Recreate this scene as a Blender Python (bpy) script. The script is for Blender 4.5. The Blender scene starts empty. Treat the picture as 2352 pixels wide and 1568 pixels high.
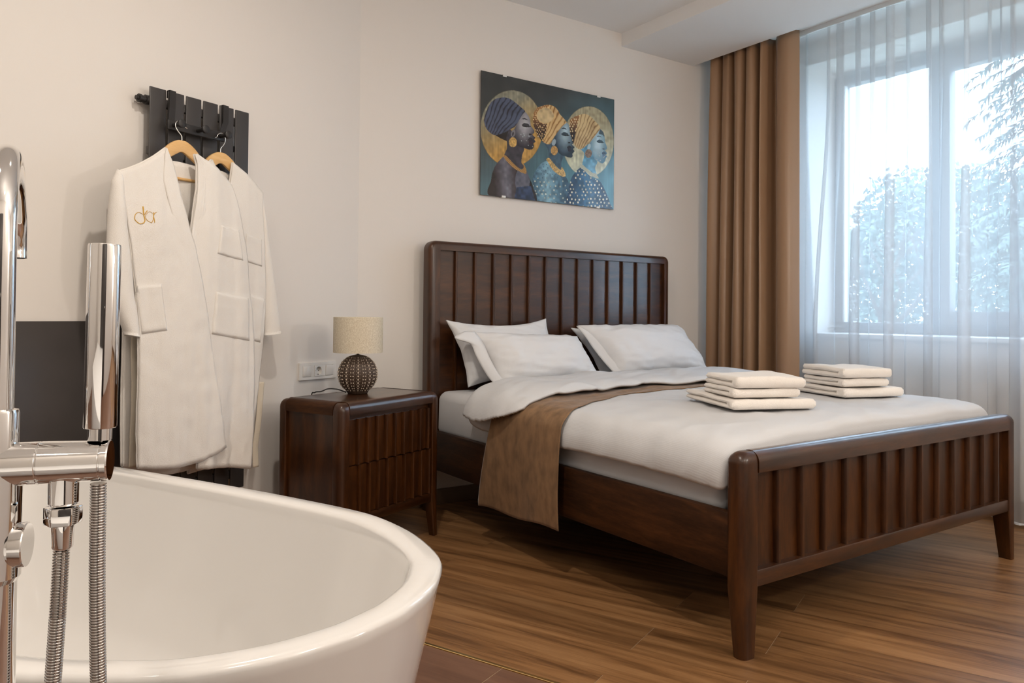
import bpy, bmesh, math, random
import numpy as np
from mathutils import Matrix, Vector, noise

random.seed(7)
R = math.radians
SC = bpy.context.scene
COL = SC.collection

# ------------------------------------------------------------------ camera
A_BED = R(55.906)      # bed wall direction, measured from the view direction
A_SIDE = R(32.245)     # left wall direction
PITCH, ROLL = R(0.9286), R(0.4908)
F_PX, CY = 1739.28, 693.77
EYE = 1.05
cam_d = bpy.data.cameras.new('camera')
cam = bpy.data.objects.new('camera', cam_d)
COL.objects.link(cam)
SC.camera = cam
cam_d.sensor_width = 36.0
cam_d.lens = F_PX * 36.0 / 2352.0
cam_d.shift_y = -(784.0 - CY) / 2352.0
cam_d.clip_start = 0.02
_B = Matrix(((math.sin(A_BED), math.cos(A_BED), 0), (-math.cos(A_BED), math.sin(A_BED), 0), (0, 0, 1)))
_r, _d, _f = Vector((1, 0, 0)), Vector((0, math.sin(PITCH), -math.cos(PITCH))), Vector((0, math.cos(PITCH), math.sin(PITCH)))
_cr, _sr = math.cos(ROLL), math.sin(ROLL)
_right, _down = _B @ (_cr * _r - _sr * _d), _B @ (_sr * _r + _cr * _d)
_fwd = _B @ _f
_M = Matrix((_right, -_down, -_fwd)).transposed().to_4x4()
_M.translation = (0, 0, EYE)
cam.matrix_world = _M

# ------------------------------------------------------------------ world, lights, exposure
SC.view_settings.view_transform = 'Standard'
SC.view_settings.look = 'None'
SC.view_settings.gamma = 1.0
SC.view_settings.use_curve_mapping = False
SC.view_settings.exposure = 0.0
SC.cycles.use_denoising = True
SC.cycles.max_bounces = 10
SC.cycles.transparent_max_bounces = 24
SC.cycles.caustics_reflective = False
SC.cycles.caustics_refractive = False
SC.cycles.sample_clamp_indirect = 6.0

world = bpy.data.worlds.new('overcast_sky')
SC.world = world
world.use_nodes = True
_bg = world.node_tree.nodes['Background']
_bg.inputs['Color'].default_value = (0.61, 0.785, 1.0, 1)
_bg.inputs['Strength'].default_value = 11.0

WARM = (1.0, 0.90, 0.79)
def downlight(x, y, power, size=0.09, z=2.885, color=WARM):
    d = bpy.data.lights.new('downlight_lamp', 'AREA')
    d.shape = 'DISK'; d.size = size; d.energy = power; d.color = color
    o = bpy.data.objects.new('downlight_lamp', d)
    COL.objects.link(o); o.location = (x, y, z)
    return o
for x, y, p in ((0.75, 1.75, 21), (-0.45, 1.15, 9), (-0.9, -0.4, 8)):
    downlight(x, y, p)
for x, y, z, p, c_ in ((0.35, 0.1, 2.3, 14, WARM), (1.55, -0.5, 2.3, 31, WARM), (3.0, -0.6, 1.75, 42, (1.0, 0.94, 0.87))):      # added unseen point lights that brighten the ceiling and right wall
    d = bpy.data.lights.new('fill_light', 'POINT'); d.energy = p; d.color = c_; d.shadow_soft_size = 0.05
    o = bpy.data.objects.new('fill_light', d); COL.objects.link(o); o.location = (x, y, z)

# ------------------------------------------------------------------ frames
TH = A_BED - A_SIDE                                   # left wall frame is turned by this about z
CU, SU = math.cos(TH), math.sin(TH)
def W(u, v, z=0.0):
    return Vector((u * CU - v * SU, u * SU + v * CU, z))

# ------------------------------------------------------------------ materials
MATS = {}
def nt(name):
    m = bpy.data.materials.new(name); m.use_nodes = True
    return m, m.node_tree, m.node_tree.nodes['Principled BSDF']
def pmat(name, color, rough=0.5, metal=0.0, bump=0.0, scale=60.0, stretch=(1, 1, 1), var=0.0, sheen=0.0, coat=0.0, spec=0.5, detail=3.0, dist=0.002, sub=0.0):
    m, t, b = nt(name)
    b.inputs['Base Color'].default_value = (*color, 1)
    b.inputs['Roughness'].default_value = rough
    b.inputs['Metallic'].default_value = metal
    b.inputs['Specular IOR Level'].default_value = spec
    b.inputs['Coat Weight'].default_value = coat
    b.inputs['Coat Roughness'].default_value = 0.12
    b.inputs['Sheen Weight'].default_value = sheen
    b.inputs['Sheen Roughness'].default_value = 0.35
    if bump or var:
        tc = t.nodes.new('ShaderNodeTexCoord'); mp = t.nodes.new('ShaderNodeMapping')
        mp.inputs['Scale'].default_value = stretch
        nz = t.nodes.new('ShaderNodeTexNoise'); nz.inputs['Scale'].default_value = scale; nz.inputs['Detail'].default_value = detail
        t.links.new(tc.outputs['Object'], mp.inputs['Vector']); t.links.new(mp.outputs['Vector'], nz.inputs['Vector'])
        if bump:
            bp = t.nodes.new('ShaderNodeBump'); bp.inputs['Strength'].default_value = bump; bp.inputs['Distance'].default_value = dist
            t.links.new(nz.outputs['Fac'], bp.inputs['Height']); t.links.new(bp.outputs['Normal'], b.inputs['Normal'])
        if var:
            rp = t.nodes.new('ShaderNodeValToRGB')
            rp.color_ramp.elements[0].position = 0.3; rp.color_ramp.elements[1].position = 0.7
            rp.color_ramp.elements[0].color = (*[c * (1 - var) for c in color], 1)
            rp.color_ramp.elements[1].color = (*[min(1, c * (1 + var)) for c in color], 1)
            t.links.new(nz.outputs['Fac'], rp.inputs['Fac']); t.links.new(rp.outputs['Color'], b.inputs['Base Color'])
    MATS[name] = m
    return m

def wood(name, dark, mid, light, stretch, scale=6.0, rough=0.34, coat=0.12, rnd=0.0, bump=0.05):
    m, t, b = nt(name)
    b.inputs['Roughness'].default_value = rough
    b.inputs['Coat Weight'].default_value = coat
    b.inputs['Coat Roughness'].default_value = 0.14
    N = t.nodes.new; L = t.links.new
    tc = N('ShaderNodeTexCoord'); mp = N('ShaderNodeMapping'); mp.inputs['Scale'].default_value = stretch
    L(tc.outputs['Object'], mp.inputs['Vector'])
    oi = N('ShaderNodeObjectInfo'); sc = N('ShaderNodeMath'); sc.operation = 'MULTIPLY'; sc.inputs[1].default_value = 37.0
    L(oi.outputs['Random'], sc.inputs[0])
    ad = N('ShaderNodeVectorMath'); ad.operation = 'ADD'
    L(mp.outputs['Vector'], ad.inputs[0]); L(sc.outputs[0], ad.inputs[1])
    n1 = N('ShaderNodeTexNoise'); n1.inputs['Scale'].default_value = scale; n1.inputs['Detail'].default_value = 6; n1.inputs['Distortion'].default_value = 0.6
    n2 = N('ShaderNodeTexNoise'); n2.inputs['Scale'].default_value = scale * 9; n2.inputs['Detail'].default_value = 4
    L(ad.outputs[0], n1.inputs['Vector']); L(ad.outputs[0], n2.inputs['Vector'])
    mx = N('ShaderNodeMath'); mx.operation = 'MULTIPLY_ADD'; mx.inputs[1].default_value = 0.35
    sb = N('ShaderNodeMath'); sb.operation = 'SUBTRACT'; sb.inputs[1].default_value = 0.175
    L(n2.outputs['Fac'], mx.inputs[0]); L(n1.outputs['Fac'], mx.inputs[2]); L(mx.outputs[0], sb.inputs[0])
    rp = N('ShaderNodeValToRGB'); cr = rp.color_ramp
    cr.elements[0].position = 0.28; cr.elements[0].color = (*dark, 1)
    cr.elements[1].position = 0.74; cr.elements[1].color = (*light, 1)
    e = cr.elements.new(0.5); e.color = (*mid, 1)
    L(sb.outputs[0], rp.inputs['Fac'])
    out = rp.outputs['Color']
    if rnd:
        hs = N('ShaderNodeHueSaturation')
        mr = N('ShaderNodeMapRange'); mr.inputs['To Min'].default_value = 1 - rnd; mr.inputs['To Max'].default_value = 1 + rnd
        L(oi.outputs['Random'], mr.inputs['Value']); L(mr.outputs[0], hs.inputs['Value']); L(out, hs.inputs['Color'])
        out = hs.outputs['Color']
    L(out, b.inputs['Base Color'])
    bp = N('ShaderNodeBump'); bp.inputs['Strength'].default_value = bump; bp.inputs['Distance'].default_value = 0.002
    L(n2.outputs['Fac'], bp.inputs['Height']); L(bp.outputs['Normal'], b.inputs['Normal'])
    MATS[name] = m
    return m

M_WALL = pmat('wall_paint', (0.755, 0.715, 0.672), 0.85, bump=0.08, scale=140, spec=0.2)
M_CEIL = pmat('ceiling_paint', (0.86, 0.85, 0.84), 0.9, bump=0.03, scale=120, spec=0.2)
M_BASE = pmat('baseboard_wood', (0.13, 0.075, 0.04), 0.5)
M_CHARCOAL = pmat('charcoal_panel', (0.052, 0.045, 0.043), 0.42, var=0.12, scale=5)
M_SLATMETAL = pmat('anthracite_metal', (0.040, 0.036, 0.035), 0.42, spec=0.6, bump=0.03, scale=300)
M_BLACK = pmat('black_metal', (0.018, 0.016, 0.016), 0.45)
M_CHROME = pmat('chrome', (0.86, 0.85, 0.84), 0.045, metal=1.0)
M_HOSE = pmat('hose_steel', (0.62, 0.60, 0.58), 0.10, metal=1.0)
M_STEEL = pmat('hook_steel', (0.80, 0.79, 0.76), 0.2, metal=1.0)
M_BRASS = pmat('brass', (0.90, 0.66, 0.30), 0.25, metal=1.0)
M_ACRYL = pmat('white_acrylic', (0.78, 0.76, 0.735), 0.12, coat=0.6, spec=0.5)
M_PLASTIC = pmat('white_plastic', (0.80, 0.77, 0.73), 0.35)
M_DARKHOLE = pmat('socket_hole', (0.02, 0.018, 0.016), 0.6)
M_TERRY = pmat('terry_cloth', (0.80, 0.76, 0.71), 0.95, bump=0.55, scale=420, spec=0.1, sheen=0.25, detail=2, dist=0.0025)
M_TOWEL = pmat('towel_terry', (0.86, 0.81, 0.755), 0.95, bump=0.6, scale=380, spec=0.1, sheen=0.3, detail=2, dist=0.003)
M_SHEET = pmat('white_sheet', (0.63, 0.635, 0.65), 0.8, bump=0.12, scale=90, stretch=(1, 3, 1), spec=0.2, dist=0.003)
def striped(m, freq, strength):
    t = m.node_tree; N = t.nodes.new; L = t.links.new
    b = t.nodes['Principled BSDF']; old = b.inputs['Normal'].links[0].from_node
    tc = N('ShaderNodeTexCoord'); sx = N('ShaderNodeSeparateXYZ'); ad = N('ShaderNodeMath'); ml = N('ShaderNodeMath'); si = N('ShaderNodeMath')
    ml.operation = 'MULTIPLY'; ml.inputs[1].default_value = freq; si.operation = 'SINE'
    L(tc.outputs['Object'], sx.inputs[0]); L(sx.outputs['X'], ad.inputs[0]); L(sx.outputs['Z'], ad.inputs[1]); L(ad.outputs[0], ml.inputs[0]); L(ml.outputs[0], si.inputs[0])
    bp = N('ShaderNodeBump'); bp.inputs['Strength'].default_value = strength; bp.inputs['Distance'].default_value = 0.001
    L(si.outputs[0], bp.inputs['Height']); L(old.outputs['Normal'], bp.inputs['Normal']); L(bp.outputs['Normal'], b.inputs['Normal'])
M_DUVET = pmat('white_duvet_cover', (0.63, 0.635, 0.65), 0.8, bump=0.12, scale=90, spec=0.2, dist=0.003)
striped(M_DUVET, 800.0, 0.08)
M_PILLOW = pmat('white_pillowcase', (0.71, 0.715, 0.73), 0.8, bump=0.15, scale=22, spec=0.2, dist=0.004)
M_RUNNER = pmat('brown_velvet', (0.225, 0.128, 0.062), 0.75, bump=0.25, scale=30, stretch=(1, 1, 0.5), var=0.28, sheen=0.22, detail=8, dist=0.003)
M_DRAPE = pmat('brown_satin', (0.34, 0.20, 0.112), 0.36, bump=0.03, scale=200, sheen=0.3, spec=0.5)
M_BELT = pmat('robe_belt', (0.70, 0.62, 0.50), 0.95, bump=0.5, scale=300, sheen=0.2)
M_GOLD = pmat('gold_thread', (0.60, 0.34, 0.03), 0.45, bump=0.3, scale=600)
M_HANGER = wood('hanger_pine', (0.62, 0.36, 0.13), (0.72, 0.44, 0.18), (0.80, 0.54, 0.26), (1, 6, 6), 5, 0.45, 0.2)
M_LAMPBODY = pmat('lamp_ceramic', (0.055, 0.032, 0.020), 0.6, bump=0.3, scale=160)
M_BEAD = pmat('lamp_bead', (0.60, 0.50, 0.40), 0.5)
M_FRAME = pmat('window_frame_grey', (0.24, 0.235, 0.235), 0.5)
M_SILL = pmat('white_sill', (0.78, 0.78, 0.77), 0.4)
M_RADW = pmat('white_radiator', (0.78, 0.76, 0.73), 0.4)
M_BARK = pmat('bark', (0.06, 0.045, 0.035), 0.9, bump=0.5, scale=20)
M_NEEDLE = pmat('needles', (0.085, 0.12, 0.105), 0.8, var=0.4, scale=2)  # needle green lightened and cooled to stand in for haze
M_BUSH = pmat('bush_leaves', (0.13, 0.17, 0.15), 0.8, var=0.4, scale=2)  # outdoor haze put into the leaf colour, paler and bluer
M_LAWN = pmat('lawn', (0.50, 0.54, 0.50), 0.9, var=0.3, scale=2)
M_HOUSE = pmat('pale_render', (0.55, 0.55, 0.55), 0.9)
M_WOOD = wood('walnut_stain', (0.020, 0.0056, 0.0009), (0.042, 0.0122, 0.0018), (0.078, 0.0240, 0.0036), (5, 5, 0.9), 4.0)
M_WOODX = wood('walnut_stain_long', (0.020, 0.0056, 0.0009), (0.042, 0.0122, 0.0018), (0.078, 0.0240, 0.0038), (0.8, 5, 5), 4.0, 0.34, 0.55)
M_WOODY = wood('walnut_stain_deep', (0.014, 0.0048, 0.0016), (0.038, 0.0135, 0.0040), (0.076, 0.027, 0.0078), (5, 0.8, 5), 4.0, 0.55, 0.0)
M_WOODY.node_tree.nodes['Principled BSDF'].inputs['Specular IOR Level'].default_value = 0.2
M_PLANK = wood('oak_plank', (0.105, 0.047, 0.017), (0.240, 0.118, 0.046), (0.345, 0.185, 0.080), (17, 0.9, 1), 1.5, 0.36, 0.14, rnd=0.18, bump=0.08)
M_TILE = wood('red_wood_tile', (0.135, 0.066, 0.040), (0.175, 0.088, 0.054), (0.215, 0.115, 0.072), (12, 0.9, 1), 1.6, 0.45, 0.0, rnd=0.05, bump=0.04)
M_GROUT = pmat('pale_grout', (0.36, 0.29, 0.21), 0.9)
M_SEAM = pmat('plank_bed', (0.40, 0.29, 0.19), 0.9)

def linen():
    m, t, b = nt('linen_shade')
    N = t.nodes.new; L = t.links.new
    tc = N('ShaderNodeTexCoord')
    def streak(s):
        mp = N('ShaderNodeMapping'); mp.inputs['Scale'].default_value = s
        nz = N('ShaderNodeTexNoise'); nz.inputs['Scale'].default_value = 1.0; nz.inputs['Detail'].default_value = 3
        L(tc.outputs['Object'], mp.inputs['Vector']); L(mp.outputs['Vector'], nz.inputs['Vector'])
        return nz
    a, c = streak((230, 230, 1200)), streak((600, 600, 130))
    ad = N('ShaderNodeMath'); ad.operation = 'ADD'; L(a.outputs['Fac'], ad.inputs[0]); L(c.outputs['Fac'], ad.inputs[1])
    rp = N('ShaderNodeValToRGB'); cr = rp.color_ramp
    cr.elements[0].position = 0.36; cr.elements[0].color = (0.46, 0.375, 0.25, 1)
    cr.elements[1].position = 0.62; cr.elements[1].color = (0.80, 0.735, 0.60, 1)
    hf = N('ShaderNodeMath'); hf.operation = 'MULTIPLY'; hf.inputs[1].default_value = 0.5
    L(ad.outputs[0], hf.inputs[0]); L(hf.outputs[0], rp.inputs['Fac']); L(rp.outputs['Color'], b.inputs['Base Color'])
    b.inputs['Roughness'].default_value = 0.9
    return m
M_LINEN = linen()

def sheer():
    m, t, b = nt('sheer_voile')
    N = t.nodes.new; L = t.links.new
    t.nodes.remove(b)
    out = t.nodes['Material Output']
    tr = N('ShaderNodeBsdfTransparent'); tl = N('ShaderNodeBsdfTranslucent'); df = N('ShaderNodeBsdfDiffuse')
    tl.inputs['Color'].default_value = (0.66, 0.675, 0.69, 1); df.inputs['Color'].default_value = (0.86, 0.86, 0.86, 1)
    m1 = N('ShaderNodeMixShader'); m1.inputs[0].default_value = 0.48; L(tl.outputs[0], m1.inputs[1]); L(df.outputs[0], m1.inputs[2])
    m2 = N('ShaderNodeMixShader'); m2.inputs[0].default_value = 0.53; L(tr.outputs[0], m2.inputs[1]); L(m1.outputs[0], m2.inputs[2])
    L(m2.outputs[0], out.inputs['Surface'])
    return m
M_SHEER = sheer()
def glassmat():
    m, t, b = nt('window_glass')
    N = t.nodes.new; L = t.links.new
    t.nodes.remove(b); out = t.nodes['Material Output']
    tr = N('ShaderNodeBsdfTransparent'); tr.inputs['Color'].default_value = (0.93, 0.96, 0.97, 1)
    gl = N('ShaderNodeBsdfGlossy'); gl.inputs['Roughness'].default_value = 0.02
    mx = N('ShaderNodeMixShader'); mx.inputs[0].default_value = 0.06
    L(tr.outputs[0], mx.inputs[1]); L(gl.outputs[0], mx.inputs[2]); L(mx.outputs[0], out.inputs['Surface'])
    return m
M_GLASS = glassmat()
M_CLIP = pmat('clear_clip', (0.75, 0.75, 0.72), 0.2, spec=0.8)

# ------------------------------------------------------------------ object helpers
def tag(o, label=None, cat=None, group=None, kind=None):
    if label: o['label'] = label
    if cat: o['category'] = cat
    if group: o['group'] = group
    if kind: o['kind'] = kind
    return o
def obj(name, me, mat=None, parent=None, loc=None, rotz=0.0):
    o = bpy.data.objects.new(name, me)
    COL.objects.link(o)
    if mat and not me.materials: me.materials.append(mat)
    if parent: o.parent = parent
    if loc is not None: o.location = loc
    if rotz: o.rotation_euler = (0, 0, rotz)
    return o
def thing(name, label, cat, loc=(0, 0, 0), rotz=0.0, group=None):
    o = bpy.data.objects.new(name, None)
    o.empty_display_size = 0.1
    COL.objects.link(o)
    o.location = loc; o.rotation_euler = (0, 0, rotz)
    return tag(o, label, cat, group)
def mesh(name, verts, faces, smooth=True):
    me = bpy.data.meshes.new(name)
    me.from_pydata([tuple(v) for v in verts], [], faces)
    me.validate(); me.update()
    if smooth: me.polygons.foreach_set('use_smooth', [True] * len(me.polygons))
    return me
def finish(bm, name, smooth=True, auto=None):
    bmesh.ops.recalc_face_normals(bm, faces=bm.faces[:])
    me = bpy.data.meshes.new(name); bm.to_mesh(me); bm.free()
    if smooth:
        me.polygons.foreach_set('use_smooth', [True] * len(me.polygons))
        if auto:
            me.set_sharp_from_angle(angle=R(auto))
    return me
def add_box(bm, x0, x1, y0, y1, z0, z1, bevel=0.0, seg=2):
    t = bmesh.new()
    bmesh.ops.create_cube(t, size=1.0)
    for v in t.verts:
        v.co = Vector((x0 + (v.co.x + .5) * (x1 - x0), y0 + (v.co.y + .5) * (y1 - y0), z0 + (v.co.z + .5) * (z1 - z0)))
    if bevel:
        bmesh.ops.bevel(t, geom=t.edges[:], offset=bevel, segments=seg, profile=0.5, affect='EDGES')
    tmp = bpy.data.meshes.new('t'); t.to_mesh(tmp); t.free()
    bm.from_mesh(tmp); bpy.data.meshes.remove(tmp)
def box(name, x0, x1, y0, y1, z0, z1, mat, parent=None, bevel=0.0, seg=2):
    bm = bmesh.new(); add_box(bm, x0, x1, y0, y1, z0, z1, bevel, seg)
    return obj(name, finish(bm, name, bool(bevel), 40), mat, parent)
def add_prism(bm, pts, h0, h1, axis='z', bevel=0.0, seg=3, only=None):
    """closed outline (2D) pushed from h0 to h1 along axis; axis y: (x,z), axis x: (y,z)"""
    t = bmesh.new()
    def P3(p, h):
        return (p[0], p[1], h) if axis == 'z' else ((p[0], h, p[1]) if axis == 'y' else (h, p[0], p[1]))
    a = [t.verts.new(P3(p, h0)) for p in pts]; b = [t.verts.new(P3(p, h1)) for p in pts]
    n = len(pts)
    t.faces.new(a); t.faces.new(b[::-1])
    for i in range(n): t.faces.new((a[i], b[i], b[(i + 1) % n], a[(i + 1) % n]))
    bmesh.ops.recalc_face_normals(t, faces=t.faces[:])
    if bevel:
        es = [e for e in t.edges if (e.verts[0] in a) == (e.verts[1] in a)] if only == 'caps' else t.edges[:]
        bmesh.ops.bevel(t, geom=es, offset=bevel, segments=seg, profile=0.5, affect='EDGES', clamp_overlap=True)
    tmp = bpy.data.meshes.new('t'); t.to_mesh(tmp); t.free()
    bm.from_mesh(tmp); bpy.data.meshes.remove(tmp)
def prism(name, pts, h0, h1, mat, parent=None, axis='z', bevel=0.0, seg=3, only=None):
    bm = bmesh.new(); add_prism(bm, pts, h0, h1, axis, bevel, seg, only)
    return obj(name, finish(bm, name, True, 35), mat, parent)
def catmull(P, n):
    P = [Vector(p) for p in P]
    if len(P) == 2: return [P[0].lerp(P[1], i / (n - 1)) for i in range(n)]
    out = []
    m = len(P) - 1
    for i in range(n):
        t = i / (n - 1) * m; k = min(int(t), m - 1); f = t - k
        p0 = P[k - 1] if k > 0 else P[k] * 2 - P[k + 1]
        p1, p2 = P[k], P[k + 1]
        p3 = P[k + 2] if k + 2 <= m else P[k + 1] * 2 - P[k]
        out.append(0.5 * (2 * p1 + (p2 - p0) * f + (2 * p0 - 5 * p1 + 4 * p2 - p3) * f * f + (3 * p1 - p0 - 3 * p2 + p3) * f ** 3))
    return out
def interp(tab, x):
    if x <= tab[0][0]: return tab[0][1]
    for (a, b), (c, d) in zip(tab, tab[1:]):
        if x <= c: return b + (d - b) * (x - a) / (c - a)
    return tab[-1][1]
def add_tube(bm, path, rad, seg=16, caps=True):
    P = [Vector(p) for p in path]; n = len(P)
    rr = rad if isinstance(rad, (list, tuple)) else [rad] * n
    T = [(P[min(i + 1, n - 1)] - P[max(i - 1, 0)]).normalized() for i in range(n)]
    up = Vector((0, 0, 1)) if abs(T[0].z) < 0.9 else Vector((1, 0, 0))
    N = (up - T[0] * up.dot(T[0])).normalized()
    rings = []
    for i in range(n):
        N = (N - T[i] * N.dot(T[i])).normalized(); Bn = T[i].cross(N)
        rings.append([bm.verts.new(P[i] + (N * math.cos(2 * math.pi * k / seg) + Bn * math.sin(2 * math.pi * k / seg)) * rr[i]) for k in range(seg)])
    for a, b in zip(rings, rings[1:]):
        for k in range(seg): bm.faces.new((a[k], a[(k + 1) % seg], b[(k + 1) % seg], b[k]))
    if caps: bm.faces.new(rings[0][::-1]); bm.faces.new(rings[-1])
def tube(name, path, rad, mat, parent=None, seg=16, auto=40):
    bm = bmesh.new(); add_tube(bm, path, rad, seg)
    return obj(name, finish(bm, name, True, auto), mat, parent)
def add_lathe(bm, prof, seg=48, origin=(0, 0, 0), closed=False):
    o = Vector(origin); rings = []
    for r, z in prof:
        if r < 1e-6: rings.append([bm.verts.new(o + Vector((0, 0, z)))])
        else: rings.append([bm.verts.new(o + Vector((r * math.cos(2 * math.pi * k / seg), r * math.sin(2 * math.pi * k / seg), z))) for k in range(seg)])
    for a, b in zip(rings, rings[1:]):
        for k in range(seg):
            q = [a[k % len(a)], a[(k + 1) % len(a)], b[(k + 1) % len(b)], b[k % len(b)]]
            q = list(dict.fromkeys(q))
            if len(q) > 2: bm.faces.new(q)
def lathe(name, prof, mat, parent=None, seg=48, origin=(0, 0, 0), auto=40):
    bm = bmesh.new(); add_lathe(bm, prof, seg, origin)
    return obj(name, finish(bm, name, True, auto), mat, parent)
def grid_mesh(name, rows, thick=0.0, even=True):
    """rows of equal-length point lists -> surface; thick gives it two sides and a closed rim"""
    nr, nc = len(rows), len(rows[0])
    V = [Vector(p) for r in rows for p in r]
    F = [(i * nc + j, i * nc + j + 1, (i + 1) * nc + j + 1, (i + 1) * nc + j) for i in range(nr - 1) for j in range(nc - 1)]
    if thick:
        Nn = [Vector((0, 0, 0)) for _ in V]
        for f in F:
            n = (V[f[2]] - V[f[0]]).cross(V[f[3]] - V[f[1]])
            for k in f: Nn[k] += n
        off = len(V)
        V += [V[k] - Nn[k].normalized() * thick for k in range(off)]
        F += [tuple(off + k for k in f[::-1]) for f in F]
        rim = [j for j in range(nc)] + [i * nc + nc - 1 for i in range(1, nr)] + [(nr - 1) * nc + j for j in range(nc - 2, -1, -1)] + [i * nc for i in range(nr - 2, 0, -1)]
        for a, b in zip(rim, rim[1:] + rim[:1]): F.append((b, a, off + a, off + b))
    return mesh(name, V, F)
def nz(x, y, z=0.0): return noise.noise(Vector((x, y, z)))

# ================================================================== THE SETTING
VW = 2.772                       # left wall plane in its frame
CORNER = Vector((1.537, 3.70))
LEFT_END = W(-1.2, VW).to_2d()
ROOM = [(-2.211, -0.95), (4.5, -0.95), (4.5, 3.70), (CORNER.x, CORNER.y), (LEFT_END.x, LEFT_END.y)]
TOPZ = 2.90
def wall(name, p, q, h=TOPZ, t=0.15):
    p, q = Vector(p), Vector(q); d = (q - p).normalized(); n = Vector((d.y, -d.x))   # n points out of the room
    a = [p - d * 0.0, q + d * 0.0, q + n * t, p + n * t]
    return tag(prism(name, [tuple(v) for v in a], 0, h, M_WALL), kind='structure')
wall('wall_front', (-2.211, -0.95), (4.85, -0.95))
wall('wall_side', (LEFT_END.x, LEFT_END.y), (-2.211, -0.95))
wall('wall_back', (4.85, 3.70), (CORNER.x, CORNER.y))
wall('wall_left', (CORNER.x, CORNER.y), (LEFT_END.x, LEFT_END.y))
# window wall with its deep opening
WY0, WY1, WZ0, WZ1 = 1.35, 3.12, 0.945, 2.745
XW, XF = 4.50, 4.85
bm = bmesh.new()
for y0, y1, z0, z1 in ((-0.95, WY0, 0, TOPZ), (WY1, 3.70, 0, TOPZ), (WY0, WY1, 0, WZ0 - 0.03), (WY0, WY1, WZ1, TOPZ)):
    add_box(bm, XW, XF + 0.10, y0, y1, z0, z1)
tag(obj('wall_right', finish(bm, 'wall_right', False), M_WALL), kind='structure')
tag(prism('ceiling', [(-2.5, -1.15), (5.0, -1.15), (5.0, 3.9), (-2.5, 3.9)], TOPZ, TOPZ + 0.12, M_CEIL), kind='structure')
tag(box('trim_1', 3.355, 4.03, -0.95, 3.70, 2.815, TOPZ, M_CEIL), kind='structure', label='dropped ceiling edge in front of the curtains')
tag(box('baseboard_back', 1.6, XW, 3.686, 3.70, 0, 0.085, M_BASE, bevel=0.003), kind='structure')
tag(box('baseboard_right', XW - 0.014, XW, -0.95, 3.686, 0, 0.085, M_BASE, bevel=0.003), kind='structure')

# floor: bed of mortar plus planks, each a piece
fl = tag(prism('floor', [(-2.4, -1.10), (4.95, -1.10), (4.95, 3.85), (-2.4, 3.85)], -0.12, -0.0012, M_SEAM), kind='structure')
def clip(poly, room):
    out = poly
    n = len(room)
    for i in range(n):
        a, b = Vector(room[i]), Vector(room[(i + 1) % n]); e = b - a
        inside = lambda p: e.x * (p[1] - a.y) - e.y * (p[0] - a.x) >= -1e-9
        src, out = out, []
        for k in range(len(src)):
            p, q = src[k], src[(k + 1) % len(src)]
            ip, iq = inside(p), inside(q)
            if ip: out.append(p)
            if ip != iq:
                den = e.x * (q[1] - p[1]) - e.y * (q[0] - p[0])
                t = -(e.x * (p[1] - a.y) - e.y * (p[0] - a.x)) / den
                out.append((p[0] + (q[0] - p[0]) * t, p[1] + (q[1] - p[1]) * t))
        if len(out) < 3: return []
    return out
_share = {}
def floor_piece(name, u0, u1, v0, v1, gu, gv, mat):
    uu0, uu1, vv0, vv1 = u0 + gu, u1 - gu, v0 + gv, v1 - gv
    corners = [W(uu0, vv0), W(uu1, vv0), W(uu1, vv1), W(uu0, vv1)]
    poly = [(c.x, c.y) for c in corners]
    cp = clip(poly, ROOM)
    if len(cp) < 3: return
    ctr = W((u0 + u1) / 2, (v0 + v1) / 2)
    full = len(cp) == 4 and all((Vector(a) - Vector(b)).length < 1e-5 for a, b in zip(cp, poly))
    key = (name, round(u1 - u0, 3), round(v1 - v0, 3))
    if full and key in _share:
        me = _share[key]
    else:
        loc = []
        for x, y in cp:
            dx, dy = x - ctr.x, y - ctr.y
            loc.append((dx * CU + dy * SU, -dx * SU + dy * CU))
        bm = bmesh.new(); add_prism(bm, loc, -0.006, 0.0, 'z')
        me = finish(bm, name, False); me.materials.append(mat)
        if full: _share[key] = me
    obj(name, me, None, fl, ctr, TH)
rows = [(1.917, 2.033)] + [(2.033 + 0.202 * k, 2.033 + 0.202 * (k + 1)) for k in range(17)]
for k, (u0, u1) in enumerate(rows):
    base = 0.957 if k % 2 == 0 else 0.592
    for j in range(-5, 4):
        floor_piece('plank', u0, u1, base + 1.352 * j, base + 1.352 * (j + 1), 0.0003, 0.0011, M_PLANK)
for k in range(11):
    u1 = 1.905 - 0.40 * k
    for j in range(-4, 3):
        floor_piece('tile', u1 - 0.40, u1, 1.226 + 0.80 * j, 1.226 + 0.80 * (j + 1), 0.0016, 0.0016, M_TILE)
a, b = W(1.911, -2.6), W(1.911, 2.765)
bm = bmesh.new(); add_box(bm, -0.006, 0.006, -1.85, 2.765, -0.006, 0.0035, 0.001, 1)
st = obj('trim_2', finish(bm, 'brass_strip', True, 30), M_BRASS, None, (0, 0, 0), TH)
st.location = W(1.911, 0)
tag(st, 'thin brass strip between bath tiles and wood planks', kind='structure')

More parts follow.
